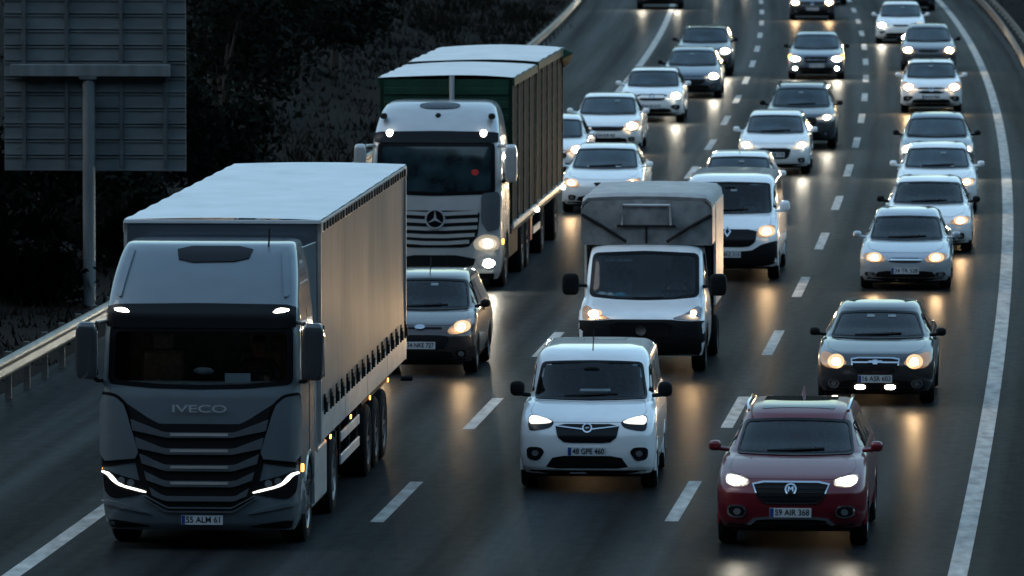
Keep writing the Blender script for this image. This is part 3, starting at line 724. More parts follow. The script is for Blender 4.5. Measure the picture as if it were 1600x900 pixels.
# ---------------------------------------------------------------- the near cars and vans
LEFT, MID, RIGHT = 'vehicles queuing in the left lane', 'vehicles queuing in the middle lane', 'vehicles queuing in the right lane'
e, b, S, tp = car('suv', 'suv', 1235, 860, 'red_paint', 'dark red SUV with chrome edged grille and silver roof rails, nearest in the right lane', 'car', RIGHT, lamp='cool', clear=True, watts=25,
    W=1.88, H=1.64, zh=.865, zc=1.105, zw=1.47, L=4.57, hl=[(.53, .81), (.54, .905), (.82, .972), (.83, .89), (.81, .84), (.72, .79)], corepoly=[(.59, .835), (.60, .885), (.79, .935), (.80, .88), (.72, .825)], core=(.69, .88, .1, .05),
    grille=[(-.50, .863), (.50, .863), (.42, .663), (.33, .58), (-.33, .58), (-.42, .663)], grille_trim=True, badge=(0, .76, .075), plate='59 AIR 368', plate_v=.475, wsb=.78, wst=.70, wr=.75, n=3.3, a=.52, clad=False, mirror='red_paint',
    fog=[(.54, .50), (.60, .57), (.79, .57), (.79, .45), (.70, .41), (.58, .42)], fog_trim=True, rails='chrome', intake=[(-.43, .425), (.43, .425), (.50, .345), (-.50, .345)])
b.panel('skid_trim', chaikin([(-.56, .335), (-.44, .425), (.44, .425), (.56, .335), (.50, .325), (.41, .395), (-.41, .395), (-.50, .325)], 1, .15), 'chrome', e, .02, .02, .05)
b.panel('badge_emblem', [(-.035, .735), (-.035, .79), (-.015, .79), (0, .765), (.015, .79), (.035, .79), (.035, .735), (.018, .735), (.018, .765), (0, .745), (-.018, .765), (-.018, .735)], 'chrome', e, .022, .005, .03)
for k in range(5): b.panel('grille_mesh', rect(-.46 + k * .02, .46 - k * .02, .82 - k * .05, .826 - k * .05), 'housing', e, .014, .004, .08)
wr = .70 * .94
b.panel('sunroof', rc(rect(-.47, .47, S['yw'] + .32, S['yw'] + 1.9), .08), 'side_glass', e, .005, .01, .07, 'top')
MB().tube([(0, 3.7, S['H'] - .03), (0, 3.85, S['H'] + .10)], .03, 8, .008).build('roof_fin', 'red_paint', e)

e, b, S, tp = car('compact_van', 'suv', 917, 770, 'van_white', 'white compact van with black mirrors and oval dark grille, nearest in the middle lane', 'van', MID, lamp='soft', clear=True, turn=1.4,
    W=1.85, L=4.4, H=1.83, zb=.25, zbp=.55, zh=.93, yh=.12, yc=.95, zc=1.19, yw=1.50, zw=1.65, yrf=4.1, wr=.85, n=3.8, a=.5, mir=(.10, .105), r=.32, wsb=.82, wst=.725, mirror='plastic', antenna=True,
    hl=[(.436, .967), (.725, 1.062), (.80, 1.045), (.80, .90), (.773, .829), (.50, .872)], corepoly=[(.47, .965), (.72, 1.045), (.79, 1.02), (.785, .93), (.70, .925), (.52, .935)], dark_lens=True, core=(.66, .97, .1, .05),
    grille=[(-.435, .93), (.435, .93), (.40, .75), (.30, .675), (-.30, .675), (-.40, .75)], badge=(0, .872, .068), plate='48 GPE 460', plate_v=.56, fog=[(.57, .55), (.63, .62), (.82, .62), (.81, .46), (.66, .43)],
    intake=[(-.45, .50), (.45, .50), (.57, .33), (-.57, .33)], grille_mat='gloss_black')
for sg in (-1, 1):
    b.panel('lamp_bulb', ell(sg * .735, .985, .05, .04, 14), 'drl', e, .026, .006, .04)
    b.panel('grille_wing', [(sg * .06, .865), (sg * .30, .892), (sg * .42, .905), (sg * .42, .892), (sg * .28, .875), (sg * .06, .848)][::sg], 'chrome', e, .018, .008, .05)
b.panel('badge_bolt', [(-.05, .865), (.03, .868), (-.005, .882), (.05, .879), (-.03, .876), (.005, .862)], 'chrome', e, .022, .005, .03)
b.panel('bumper_trim', [(-.56, .33), (.56, .33), (.54, .315), (-.54, .315)], 'alu', e, .016, .01, .06)
MB().box(-.16, .26, 1.24, 1.50, 1.27, 1.285).build('dashboard_paper', 'paper', e, 0, .004)

e, b, S, tp = car('sedan', 'sedan', 1367, 635, 'black_paint', 'black sedan with round lit headlights and two low white running lamps, behind the red SUV', 'car', RIGHT, clear=True, lamp='warm', watts=25, W=1.79, H=1.45, zh=.775, zc=.97, zw=1.31, L=4.6,
    hl=[(.42, .66), (.50, .74), (.70, .82), (.83, .86), (.85, .72), (.78, .60), (.58, .58)], core=(.60, .69, .085, .075), grille=[(-.38, .75), (.38, .75), (.36, .62), (.26, .52), (-.26, .52), (-.36, .62)], grille_trim=True, bars=[(.672, .36, 'chrome')],
    plate='16 ASR 603', plate_v=.425, fog=[(.54, .36), (.58, .42), (.70, .42), (.72, .35), (.68, .29), (.58, .29)], fog_trim=True, mirror='plastic', wst=.66, tags=[(-.12, 1.41), (.21, 1.41)])
b.panel('badge_emblem', [(-.11, .66), (-.10, .69), (-.035, .69), (-.035, .705), (.035, .705), (.035, .69), (.11, .69), (.10, .66), (.035, .66), (.035, .645), (-.035, .645), (-.035, .66)], 'chrome', e, .026, .006, .04)
for sg in (-1, 1): b.panel('running_lamp', chaikin(rect(sg * .23 - .08, sg * .23 + .08, .275, .335), 1), 'marker', e, .02, .02, .05)

e, b, S, tp = car('minivan', 'hatch', 655, 588, 'brown_paint', 'brown compact minivan beside the long curtain sided truck, only its right half showing', 'car', LEFT, clear=True, lamp='warm', watts=14, W=1.76, L=4.1, H=1.56, zh=.80, zc=1.02, zw=1.44, yc=.98, yw=1.75, yrf=3.5, wr=.74, n=2.7,
    hl=[(.433, .73), (.557, .866), (.784, .945), (.80, .90), (.765, .72), (.505, .67)], core=(.67, .81, .085, .065), grille=[(-.44, .665), (.44, .665), (.48, .58), (.38, .43), (-.38, .43), (-.48, .58)], plate='34 NKE 727', plate_v=.50, antenna=True, wsb=.80, wst=.70, mirror='plastic', tags=[(.11, 1.50)])
b.panel('upper_slot', [(-.34, .79), (.34, .79), (.36, .765), (-.36, .765)], 'plastic', e, .012, .01, .06); b.panel('badge', ell(0, .785, .085, .035), 'chrome', e, .026, .02, .04)

e, b, S, tp = car('passenger_van', 'suv', 1136, 440, 'van_white', 'white passenger van with broad black grille, right behind the grey canvas box truck', 'van', MID, clear=True, lamp='warm', watts=25, W=1.95, L=5.2, H=1.95, zb=.28, zbp=.58, zh=.97, yh=.10, yc=.85, zc=1.265, yw=1.56, zw=1.80, yrf=5.0, wr=.87, n=3.8, a=.5, mir=(.10, .11), r=.34, wsb=.82, wst=.76, tags=[(.07, 1.76)],
    hl=[(.56, .90), (.60, 1.02), (.80, 1.10), (.91, 1.07), (.90, .92), (.76, .85), (.60, .85)], core=(.75, .97, .105, .07), grille=[(-.57, 1.0), (.57, 1.0), (.54, .76), (.40, .66), (-.40, .66), (-.54, .76)], grille_mat='gloss_black', plate='34 BKZ 215', plate_v=.52, fog=None, intake=[(-.98, .80), (-.66, .72), (-.45, .585), (.45, .585), (.66, .72), (.98, .80), (.97, .30), (-.97, .30)])
b.ring('badge', [(0, 1.05), (.075, .95), (0, .85), (-.075, .95)], [(0, 1.01), (.04, .95), (0, .89), (-.04, .95)], 'chrome', e, .022, n=32, rad=1)

e, b, S, tp = car('sedan', 'sedan', 1414, 455, 'silver_paint', 'silver sedan with both headlights glowing, nearest of the pale cars in the right lane', 'car', RIGHT, clear=True, lamp='warm', watts=25, W=1.70, L=4.3, H=1.43, zb=.19, zh=.70, zc=.90, zw=1.28, r=.30,
    hl=[(.36, .60), (.44, .68), (.62, .73), (.79, .70), (.77, .60), (.62, .54), (.42, .54)], core=(.58, .635, .095, .06), grille=[(-.35, .64), (.35, .64), (.29, .54), (-.29, .54)], grille_trim=True, bars=[(.59, .29)], plate='34 TR 528', plate_v=.385, fog=[(.52, .31), (.60, .37), (.74, .37), (.76, .31), (.66, .27)], fog_trim=True)
# ---------------------------------------------------------------- cars further up the road
far = [
 ('sedan', 'sedan', 1449, 397, 'white_paint', 'white car just behind the silver sedan, with one black mirror showing', RIGHT, dict(lamp='warm', clear=True, watts=25, W=1.78, mirror='plastic', fog_lamp='lens')),
 ('sedan', 'sedan', 1463, 334, 'white_paint', 'white sedan with white mirrors, second pale car behind the silver one', RIGHT, dict(lamp='warm', watts=25, W=1.78)),
 ('sedan', 'sedan', 1463, 279, 'blue_grey_paint', 'blue grey sedan with black mirrors behind the two white cars in the right lane', RIGHT, dict(lamp='cool_far', W=1.80, mirror='plastic', far=True)),
 ('hatchback', 'hatch', 1455, 177, 'white_paint', 'white hatchback with dark fog lamp pockets, in front of the dark sedan near the curve', RIGHT, dict(lamp='warm_far', far=True, W=1.74, plate='34 DV 906', plate_v=.46, fog=[(.50, .46), (.56, .50), (.80, .50), (.80, .36), (.66, .34)], grille=[(-.42, .74), (.42, .74), (.34, .56), (-.34, .56)], badge=(0, .68, .07), antenna=True)),
 ('sedan', 'sedan', 1451, 112, 'dark_grey_paint', 'dark sedan in the right lane right behind the upper white hatchback', RIGHT, dict(lamp='warm_far', far=True, W=1.80, mirror='plastic')),
 ('sedan', 'sedan', 1407, 69, 'white_paint', 'white sedan with twin headlights near the top of the right lane', RIGHT, dict(lamp='cool_far', far=True, W=1.78, turn=-.6, grille=[(-.30, .70), (.30, .70), (.24, .63), (-.24, .63)], fog=[(.52, .44), (.58, .50), (.78, .46), (.70, .36)])),
 ('sedan', 'sedan', 1428, 17, 'black_paint', 'dark car at the top edge, half hidden behind the white sedan with twin headlights', RIGHT, dict(lamp='dim', far=True)),
 ('hatchback', 'hatch', 1150, 352, 'white_paint', 'white car of which only roof and windscreen show above the passenger van', MID, dict(lamp='warm', far=True, antenna=True)),
 ('hatchback', 'hatch', 1209, 274, 'white_paint', 'white hatchback with a wide dark grille and sloping lamps beside the dark SUV', MID, dict(lamp='cool_far', watts=25, W=1.73, plate='34 ZM 318', plate_v=.50, hl=[(.40, .66), (.60, .76), (.84, .87), (.85, .78), (.74, .66), (.52, .61)], core=(.68, .745, .11, .06), grille=[(-.42, .66), (.42, .66), (.36, .45), (.28, .40), (-.28, .40), (-.36, .45)], intake=None)),
 ('suv', 'suv', 1250, 234, 'dark_grey_paint', 'dark grey SUV with roof rails right behind the white hatchback of the middle lane', MID, dict(lamp='cool_far', watts=25, rails='plastic', mirror='plastic', W=1.84, badge=(0, .75, .07))),
 ('sedan', 'sedan', 1275, 125, 'blue_grey_paint', 'grey sedan with lit fog lamps below amber cornered headlights in the middle lane', MID, dict(lamp='cool_far', far=True, mirror='plastic', fog_lamp='cool_far', core=(.66, .67, .13, .06), plate='34 FA 110')),
 ('sedan', 'sedan', 1269, 32, 'black_paint', 'black car with two warm headlights cut by the top edge in the middle lane', MID, dict(lamp='warm_far', far=True, badge=(0, .66, .06), plate='34 US 77')),
 ('sedan', 'sedan', 1290, 8, 'dark_grey_paint', 'dark car at the top edge just right of the black one, almost wholly cut off', MID, dict(lamp='dim', far=True)),
 ('sedan', 'sedan', 858, 281, 'white_paint', 'white car right behind the green truck, its left part hidden', LEFT, dict(lamp='warm_far', far=True, watts=6, W=1.78)),
 ('sedan', 'sedan', 940, 335, 'white_paint', 'white sedan with glowing left headlight, nearest white car left of the canvas box truck', LEFT, dict(lamp='warm', watts=25, W=1.80, grille=[(-.20, .70), (.20, .70), (.10, .60), (-.10, .60)])),
 ('sedan', 'sedan', 946, 240, 'white_paint', 'white sedan with wide black grille behind the nearest white left lane car', LEFT, dict(lamp='warm_far', far=True, W=1.80, watts=6, grille=[(-.50, .70), (.50, .70), (.42, .58), (-.42, .58)], bars=[(.69, .45)], plate='34 KR 42')),
 ('hatchback', 'hatch', 1018, 192, 'white_paint', 'white car with black grille and both headlights glowing, beside the solid left line', LEFT, dict(lamp='cool_far', far=True, W=1.78, watts=6, zh=.80, badge=(0, .74, .07), plate='34 HL 613', grille=[(-.44, .80), (.44, .80), (.36, .62), (-.36, .62)], fog=[(.50, .44), (.62, .52), (.80, .50), (.74, .34)])),
 ('sedan', 'sedan', 1080, 154, 'blue_grey_paint', 'grey sedan behind the white car with both headlights glowing', LEFT, dict(lamp='cool_far', far=True, mirror='plastic', W=1.78)),
 ('suv', 'suv', 1100, 120, 'dark_grey_paint', 'dark grey car farthest back of the two grey ones in the left lane', LEFT, dict(lamp='cool_far', far=True, mirror='plastic', W=1.80, H=1.55)),
 ('suv', 'suv', 1031, 15, 'black_paint', 'black car at the top edge beside the left solid line, only its bumper showing', LEFT, dict(lamp='cool_far', far=True, W=1.92)),
 ('sedan', 'sedan', 1142, -16, 'dark_grey_paint', 'car at the very top edge whose headlights shine down the left lane', LEFT, dict(lamp='cool_far', far=True)),
]
STY = ['slim', 'wedge', 'tall', None]
GRL = [None, lambda z: [(-.50, z - .05), (.50, z - .05), (.45, z - .13), (-.45, z - .13)], lambda z: [(-.34, z - .03), (.34, z - .03), (.28, z - .12), (-.28, z - .12)], lambda z: [(-.46, z - .05), (.46, z - .05), (.40, z - .24), (.26, z - .30), (-.26, z - .30), (-.40, z - .24)]]
for i, (nm, cl, cx, gy, pm, lb, gr, o) in enumerate(far):
    o.setdefault('sty', STY[(i * 3 + 1) % 4]); zz = o.get('zh', CLS[cl]['zh']) + random.uniform(-.02, .04); o.setdefault('zh', zz); o.setdefault('H', CLS[cl]['H'] + random.uniform(-.02, .03)); o.setdefault('n', random.uniform(2.9, 3.8))
    gf = GRL[(i * 5 + 2) % 4]
    if gf: o.setdefault('grille', gf(zz))
    o.setdefault('tags', [(random.uniform(-.05, .25), 0)] if i % 2 else [])
    e, b, S, tp = car(nm, cl, cx, gy, pm, lb, 'car', gr, **o)
    if 'amber' in lb:
        for sg in (-1, 1): b.panel('indicator', ell(sg * .82, S['zh'] - .04, .05, .06, 12), 'amber', e, .02, .01, .05)
# ---------------------------------------------------------------- canvas box truck
def box_truck():
    e, s, tp = base('box_truck', 1001, 586, label='white cab box truck with grey canvas body, straps and a framed hatch over the cab', cat='truck', group=MID)
    rows = [(.30, .14, 2.6, .97, .35, 3.6), (.42, .04, 2.6, 1.0, .35, 3.6), (.60, 0, 2.6, 1.02, .35, 3.6), (.86, .02, 2.6, 1.025, .35, 3.4), (.94, .10, 2.6, 1.02, .38, 3.2), (1.05, .32, 2.6, 1.01, .4, 3.2), (1.19, .74, 2.6, .99, .45, 3.2),
            (1.22, .80, 2.6, .98, .4, 3.4), (1.55, 1.08, 2.6, .955, .36, 3.6), (1.90, 1.40, 2.6, .91, .34, 3.8), (1.98, 1.52, 2.6, .88, .4, 3.6), (2.05, 1.80, 2.55, .80, .4, 3), (2.07, 2.0, 2.5, .6, .2, 3)]
    b = Body(rows, tp); vb, vt = 1.265, 2.01
    ws = rc([(-.885, vb + .03), (-.45, vb - .015), (0, vb - .03), (.45, vb - .015), (.885, vb + .03), (.855, vt - .02), (0, vt + .015), (-.855, vt - .02)], .09)
    b.panel('windscreen', ws, 'clear', e, .004, .002, .06); b.ring('windscreen_border', [(x * 1.012, v + (.008 if v > 1.6 else -.02)) for x, v in ws], shrink(ws, .05), 'frit', e, .006)
    b.build('cab', 'van_white', e, [(1.0, .36, .43, .75)], (shrink(ws, .02), 2.2))
    MB().box(-.9, .9, .95, 1.3, .9, 1.17).box(-.9, .9, 1.3, 2.5, .6, .68).build('dashboard', 'interior', e, 0, .04)
    for x in (-.5, .5): MB().box(x - .25, x + .25, 1.75, 2.25, .85, 1.0).box(x - .24, x + .24, 2.2, 2.34, 1.0, 1.55).box(x - .13, x + .13, 2.2, 2.3, 1.57, 1.78).build('seat', 'seat', e, 0, .04)
    pts = [(.5 + .2 * math.cos(q), 1.42 + .10 * math.sin(q), 1.26 + .17 * math.sin(q)) for q in [2 * math.pi * k / 22 for k in range(23)]]
    MB().tube(pts, .016, 6).tube([(.5, 1.42, 1.26), (.5, 1.28, 1.1)], .03, 6).box(.32, .68, 1.41, 1.43, 1.24, 1.28).build('steering_wheel', 'plastic', e)
    MB().add(*blobmesh((-.70, 1.12, 1.22), .10, .08, .05)).add(*blobmesh((-.56, 1.14, 1.21), .07, .06, .045)).build('dashboard_paper', 'paper', e); MB().add(*blobmesh((-.40, 1.12, 1.21), .10, .07, .05)).build('dashboard_cloth', 'cloth_blue', e)
    MB().box(-.66, -.22, 1.45, 1.47, 1.74, 1.86).build('sun_visor', 'seat', e, 0, .01)
    for sg in (-1, 1):
        hp = [(.47, .905), (.70, .985), (.90, 1.135), (.965, 1.08), (.96, .90), (.88, .885)]
        h = b.panel('headlight', chaikin(hp if sg > 0 else mir(hp), 2, .18), 'lens_warm' if sg < 0 else 'lens', e, .010, .03, .05)
        if sg < 0: q = ell(-.76, .99, .12, .065)
        else: q = ell(.84, 1.01, .055, .055)
        l = b.lamp('lit_lamp', -.77 if sg < 0 else .84, .99 if sg < 0 else 1.01, .075 if sg < 0 else .04, .055 if sg < 0 else .04, 'warm', h); b.panel('lamp_bowl_glow', q, 'bowl_glow_warm', h, .014, .004, .04); p = b.point(sg * .8, .98); spot(h, p + Vector((0, -.15, 0)), WARM, 25)
        b.panel('door_window', chaikin([(1.15, 1.32), (2.1, 1.30), (2.1, 1.85), (1.62, 1.85)], 1, .1), 'side_glass', e, .006, .01, .1, 'right' if sg > 0 else 'left')
        m = blob('mirror', 'plastic', e, (sg * 1.20, .98, 1.40), .14, .085, .18, 4, [(sg * .95, 1.15, 1.36), (sg * 1.1, 1.02, 1.38)]); 
        wheel(sg * 1.0, 1.0, .345, .22, e, 'steel_rim'); wheel(sg * 1.03, 4.2, .345, .22, e, 'steel_rim')
        b.panel('wheel_arch', [(.62, .36), (.65, .56), (.78, .72), (1.0, .79), (1.22, .72), (1.35, .56), (1.40, .36), (1.34, .36), (1.28, .54), (1.17, .66), (1.0, .72), (.83, .66), (.72, .54), (.67, .36)], 'plastic', e, .012, .02, .06, 'right' if sg > 0 else 'left')
    b.panel('bumper', chaikin([(-1.03, .885), (-.80, .87), (-.47, .892), (.47, .892), (.80, .87), (1.03, .885), (1.0, .31), (-1.0, .31)], 1, .08), 'plastic', e, .014, .02, .07)
    gp = b.panel('grille', chaikin([(-.52, .85), (.52, .85), (.46, .60), (-.46, .60)], 1, .15), 'gloss_black', e, .022, .01, .05)
    b.panel('badge', ell(0, .72, .085, .08), 'chrome', gp, .034, .01, .04); b.panel('lower_intake', chaikin([(-.55, .53), (.55, .53), (.6, .40), (-.6, .40)], 1), 'gloss_black', e, .022, .01, .06)
    plate(b, 0, .47, '34 CJK 81', e)
    # canvas body: a rounded hood over a flat bed
    prof = [(-1.075, .80), (-1.075, 2.62), (-1.05, 2.76), (-.97, 2.83), (-.5, 2.855), (0, 2.86), (.5, 2.855), (.97, 2.83), (1.05, 2.76), (1.075, 2.62), (1.075, .80)]
    st = [(1.62, 1.0, -.12), (1.60, 1.0, -.06), (1.70, 1.0, -.01), (1.85, 1, 0), (2.6, 1, -.012), (3.0, 1, 0), (3.4, 1, -.012), (3.8, 1, 0), (4.2, 1, -.012), (5.1, 1, 0)]
    V = []; n = len(prof)
    for y, kx, dz in st:
        for x, z in prof: V.append((x * kx, y, (z + dz if z > 2.2 else (z if y > 2.62 else 2.10))))
    Fr = [(j * n + i, j * n + i + 1, (j + 1) * n + i + 1, (j + 1) * n + i) for j in range(len(st) - 1) for i in range(n - 1) if 1 <= i <= 8]
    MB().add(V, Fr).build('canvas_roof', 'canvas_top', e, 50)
    z0 = 2.02
    # front face of the hood with a slight belly
    fp = [(-1.07, z0), (1.07, z0), (1.07, 2.50), (1.03, 2.64), (.93, 2.72), (0, 2.75), (-.93, 2.72), (-1.03, 2.64), (-1.07, 2.50)]
    vs, es, fs, *_ = geometry.delaunay_2d_cdt([Vector(p) for p in fp] + [Vector((x, z)) for x in np.linspace(-.9, .9, 12) for z in np.linspace(2.12, 2.66, 6)], [(i, (i + 1) % 9) for i in range(9)], [], 1, 1e-5)
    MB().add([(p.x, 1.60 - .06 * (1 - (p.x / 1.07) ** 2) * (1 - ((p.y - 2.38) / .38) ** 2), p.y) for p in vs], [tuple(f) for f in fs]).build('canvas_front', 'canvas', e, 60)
    MB().box(-1.065, 1.065, 1.60, 2.62, z0 - .02, z0 + .02).build('canvas_floor', 'canvas', e, 0)
    for sg in (-1, 1):
        MB().box(sg * 1.045, sg * 1.085, 2.65, 5.1, .95, 2.64).build('side_panel', 'box_side', e, 0, .01)
        MB().box(sg * 1.05, sg * 1.075, 1.63, 2.65, z0, 2.62).build('canvas_cheek', 'box_side', e, 0)
        MB().tube([(sg * 1.06, 1.575, 2.50), (sg * .7, 1.535, 2.30), (sg * .33, 1.53, 2.06)], .028, 6).build('strap', 'frame', e)
    MB().tube([(0, 1.52, 2.30), (0, 1.53, 2.04)], .02, 6).build('strap', 'frame', e)
    fr = MB(); fx, fa, fb = .40, 2.32, 2.66
    fr.tube([(-fx, 1.52, fa), (-fx + .02, 1.53, fb), (fx - .02, 1.53, fb), (fx, 1.52, fa)], .024, 6); fr.build('hatch_frame', 'alu', e); MB().tube([(-fx - .08, 1.515, fa), (fx + .08, 1.515, fa)], .022, 6).build('hatch_hinge', 'frame', e)
    MB().box(-1.05, 1.05, 2.64, 5.1, .78, .95).box(-.45, .45, .4, 5.0, .40, .6).box(-1.0, 1.0, 2.64, 2.68, .95, 2.5).box(-1.04, 1.04, 5.06, 5.1, .95, 2.6).build('chassis', 'frame', e, 0)
    return e
bt = box_truck()
person(bt, (.5, 1.95, .98), 'driver in dark jacket holding the steering wheel of the white canvas box truck')
# ---------------------------------------------------------------- long truck with a curtain side trailer
def long_truck():
    e, s, tp = base('articulated_truck', 312, 862, turn=1.0, label='grey articulated truck with a silver curtain sided trailer, nearest in the left lane', cat='truck', group=LEFT)
    rows = [(.26, .12, 2.35, 1.16, .32, 4), (.36, .04, 2.35, 1.20, .32, 4), (.62, 0, 2.35, 1.235, .32, 4), (1.1, .0, 2.35, 1.245, .30, 4.2), (1.9, .05, 2.35, 1.245, .28, 4.4), (2.05, .08, 2.35, 1.24, .28, 4.4), (2.8, .24, 2.35, 1.22, .28, 4.6), (3.02, .30, 2.35, 1.20, .28, 4.6),
            (3.06, .33, 2.35, 1.195, .28, 4.6), (3.3, .54, 2.35, 1.175, .32, 4), (3.55, .86, 2.35, 1.135, .34, 3.8), (3.70, 1.10, 2.35, 1.095, .34, 3.8), (3.765, 1.26, 2.35, 1.06, .34, 3.8), (3.785, 1.40, 2.3, 1.02, .34, 3.6)]
    b = Body(rows, tp)
    ws = rc([(-1.14, 2.13), (-.6, 2.075), (0, 2.06), (.6, 2.075), (1.14, 2.13), (1.13, 2.82), (-1.13, 2.82)], .07)
    b.panel('windscreen', ws, 'clear', e, .004, .002, .07); b.ring('windscreen_border', [(x * 1.015, v + (.01 if v > 2.4 else -.03)) for x, v in ws], shrink(ws, .06), 'frit', e, .007)
    b.build('cab', 'truck_grey', e, [(1.38, .52, .60, .95)], (shrink(ws, .02), 1.2))
    b.panel('sun_visor', chaikin([(-1.17, 2.80), (1.17, 2.80), (1.16, 3.09), (0, 3.105), (-1.16, 3.09)], 1, .08), 'gloss_black', e, .03, .03, .07)
    for sg in (-1, 1):
        b.panel('marker_lamp', chaikin([(sg * .88, 2.985), (sg * 1.08, 3.01), (sg * 1.09, 3.045), (sg * .95, 3.05)][::sg], 1), 'marker', e, .038, .01, .05)
        w_ = .12
        b.panel('corner_panel', chaikin([(sg * 1.235, 1.97), (sg * 1.05, 1.93), (sg * .94, 1.83), (sg * .74, 1.17), (sg * 1.235, 1.13)][::sg], 1, .12), 'truck_grey', e, .035, .04, .06)
        b.panel('corner_gap', [(sg * 1.24, 1.125), (sg * .74, 1.165), (sg * .73, 1.12), (sg * 1.24, 1.05)][::sg], 'plastic', e, .008, .01, .06)
        hp = [(sg * 1.225, 1.04), (sg * 1.05, .97), (sg * .80, .90), (sg * .68, .87), (sg * .64, .75), (sg * .78, .70), (sg * 1.10, .66), (sg * 1.20, .76)][::sg]
        h = b.panel('headlight', chaikin(hp, 2, .18), 'housing', e, .012, .03, .05)
        dp = [(sg * 1.215, 1.015), (sg * 1.12, .985), (sg * 1.0, .843), (sg * .665, .757), (sg * .672, .732), (sg * .985, .812), (sg * 1.085, .872), (sg * 1.16, .965), (sg * 1.225, .995)][::sg]
        b.panel('led_strip', chaikin(dp, 1, .2), 'drl', h, .026, .01, .04)
        for k in (0, 1): b.panel('lamp_lens', ell(sg * (.86 + .12 * k), .86 + .03 * k, .045, .045, 14), 'lens', h, .022, .01, .04)
        b.panel('bumper_crease', chaikin([(sg * 1.22, .42), (sg * .70, .34), (sg * .60, .31), (sg * 1.2, .30)][::sg], 1), 'plastic', e, .008, .01, .07)
        b.panel('bumper_blade', chaikin([(sg * 1.225, .66), (sg * .95, .60), (sg * .62, .50), (sg * .60, .47), (sg * .95, .54), (sg * 1.225, .60)][::sg], 1), 'truck_grey', e, .03, .03, .06)
        b.ring('corner_seam', rc([(sg * 1.24, 2.01), (sg * 1.04, 1.97), (sg * .905, 1.85), (sg * .70, 1.15), (sg * 1.24, 1.09)], .05), rc([(sg * 1.21, 1.945), (sg * 1.057, 1.91), (sg * .96, 1.82), (sg * .77, 1.19), (sg * 1.21, 1.15)], .05), 'frit', e, .012, rad=1)
        b.panel('fairing_ridge', rc([(sg * .92, 3.82), (sg * 1.0, 3.84), (sg * 1.09, 3.22), (sg * 1.02, 3.18)][::sg], .03), 'truck_grey', e, .03, .03, .05)
        # side of the cab
        md = 'right' if sg > 0 else 'left'
        b.panel('door_window', chaikin([(.50, 2.12), (1.35, 2.0), (1.35, 2.80), (.60, 2.80)], 1, .08), 'side_glass', e, .006, .01, .1, md)
        b.panel('door_seam', [(1.42, 1.15), (1.44, 1.15), (1.44, 2.95), (1.42, 2.95)], 'frit', e, .005, .01, .1, md)
        mm = blob('mirror', 'dark_grey_paint', e, (sg * 1.42, .10, 2.50), .135, .10, .36, 5, [(sg * 1.15, .45, 2.85), (sg * 1.30, .15, 2.84)])
        MB().tube([(sg * 1.16, .42, 2.10), (sg * 1.3, .2, 2.12), (sg * 1.38, .14, 2.2)], .03, 6).build('mirror_arm', 'plastic', e)
        MB().box(sg * 1.29, sg * 1.55, .19, .215, 2.18, 2.82).build('mirror_glass', 'side_glass', e, 0, .005)
        b.panel('indicator', ell(.42, 1.02, .05, .05, 12), 'amber', e, .02, .02, .05, md)
        for k in range(2): MB().box(sg * 1.02, sg * 1.23, .95, 1.75, .40 + .33 * k, .44 + .33 * k).build('step', 'plastic', e, 0)
        # air deflectors, skirts, tanks
        MB().add([(sg * 1.20, 2.36, 1.0), (sg * 1.235, 2.75, 1.0), (sg * 1.215, 2.75, 3.72), (sg * 1.04, 2.36, 3.66), (sg * 1.16, 2.36, 1.0), (sg * 1.19, 2.75, 1.0), (sg * 1.17, 2.75, 3.68), (sg * 1.0, 2.36, 3.62)], [(0, 1, 2, 3), (4, 7, 6, 5), (0, 3, 7, 4), (1, 5, 6, 2), (3, 2, 6, 7), (0, 4, 5, 1)]).build('side_deflector', 'truck_grey', e, 0, .02)
        MB().box(sg * 1.08, sg * 1.22, 2.15, 4.1, .34, 1.06).build('side_skirt', 'board', e, 0, .04)
        MB().box(sg * .75, sg * 1.07, 4.15, 4.4, .5, 1.05).build('mudguard', 'truck_grey', e, 0, .05)
        pts = [(sg * 1.215, 1.38 + .62 * math.cos(q), .52 + .62 * math.sin(q)) for q in [R(-10 + 200 * k / 16) for k in range(17)]]
        MB().tube(pts, .045, 6).build('wheel_arch', 'truck_grey', e)
        wheel(sg * 1.22, 1.38, .52, .32, e, 'rim', 8); wheel(sg * 1.22, 5.0, .52, .55, e, 'rim', 8)
        for y in (10.1, 11.4, 12.7): wheel(sg * 1.24, y, .50, .42, e, 'steel_rim', 8)
    # front panel with its grille
    gp = b.panel('grille', chaikin([(-1.05, 1.94), (-.62, 1.66), (-.5, 1.60), (.5, 1.60), (.62, 1.66), (1.05, 1.94), (.96, 1.55), (.80, 1.10), (.70, .66), (.40, .52), (-.40, .52), (-.70, .66), (-.80, 1.10), (-.96, 1.55)], 1, .06), 'plastic', e, .008, .02, .06)
    zy = lambda y: (862 - (590 + y / 3.75)) / 125.3
    for k, (a, c, ox, oa, oc) in enumerate([(318, 350, 405, 240, 308), (412, 448, 378, 345, 412), (508, 545, 352, 442, 500), (602, 638, 325, 545, 598), (692, 722, 292, 642, 690)]):
        xo = ox / 3.75 / 125.3; xi = 190 / 3.75 / 125.3
        pl = [(-xo, zy(oa)), (-xi - .06, zy(a - 5)), (-xi, zy(a)), (xi, zy(a)), (xi + .06, zy(a - 5)), (xo, zy(oa)), (xo - .03, zy(oc)), (xi + .05, zy(c - 5)), (xi, zy(c)), (-xi, zy(c)), (-xi - .05, zy(c - 5)), (-xo + .03, zy(oc))]
        b.panel('grille_slat', pl, 'grey_paint', gp, .045, .04, .05)
        if k < 4: b.panel('grille_mesh', rect(-.36, .36, zy(a) - .045, zy(a) - .012), 'board', gp, .052, .004, .06)
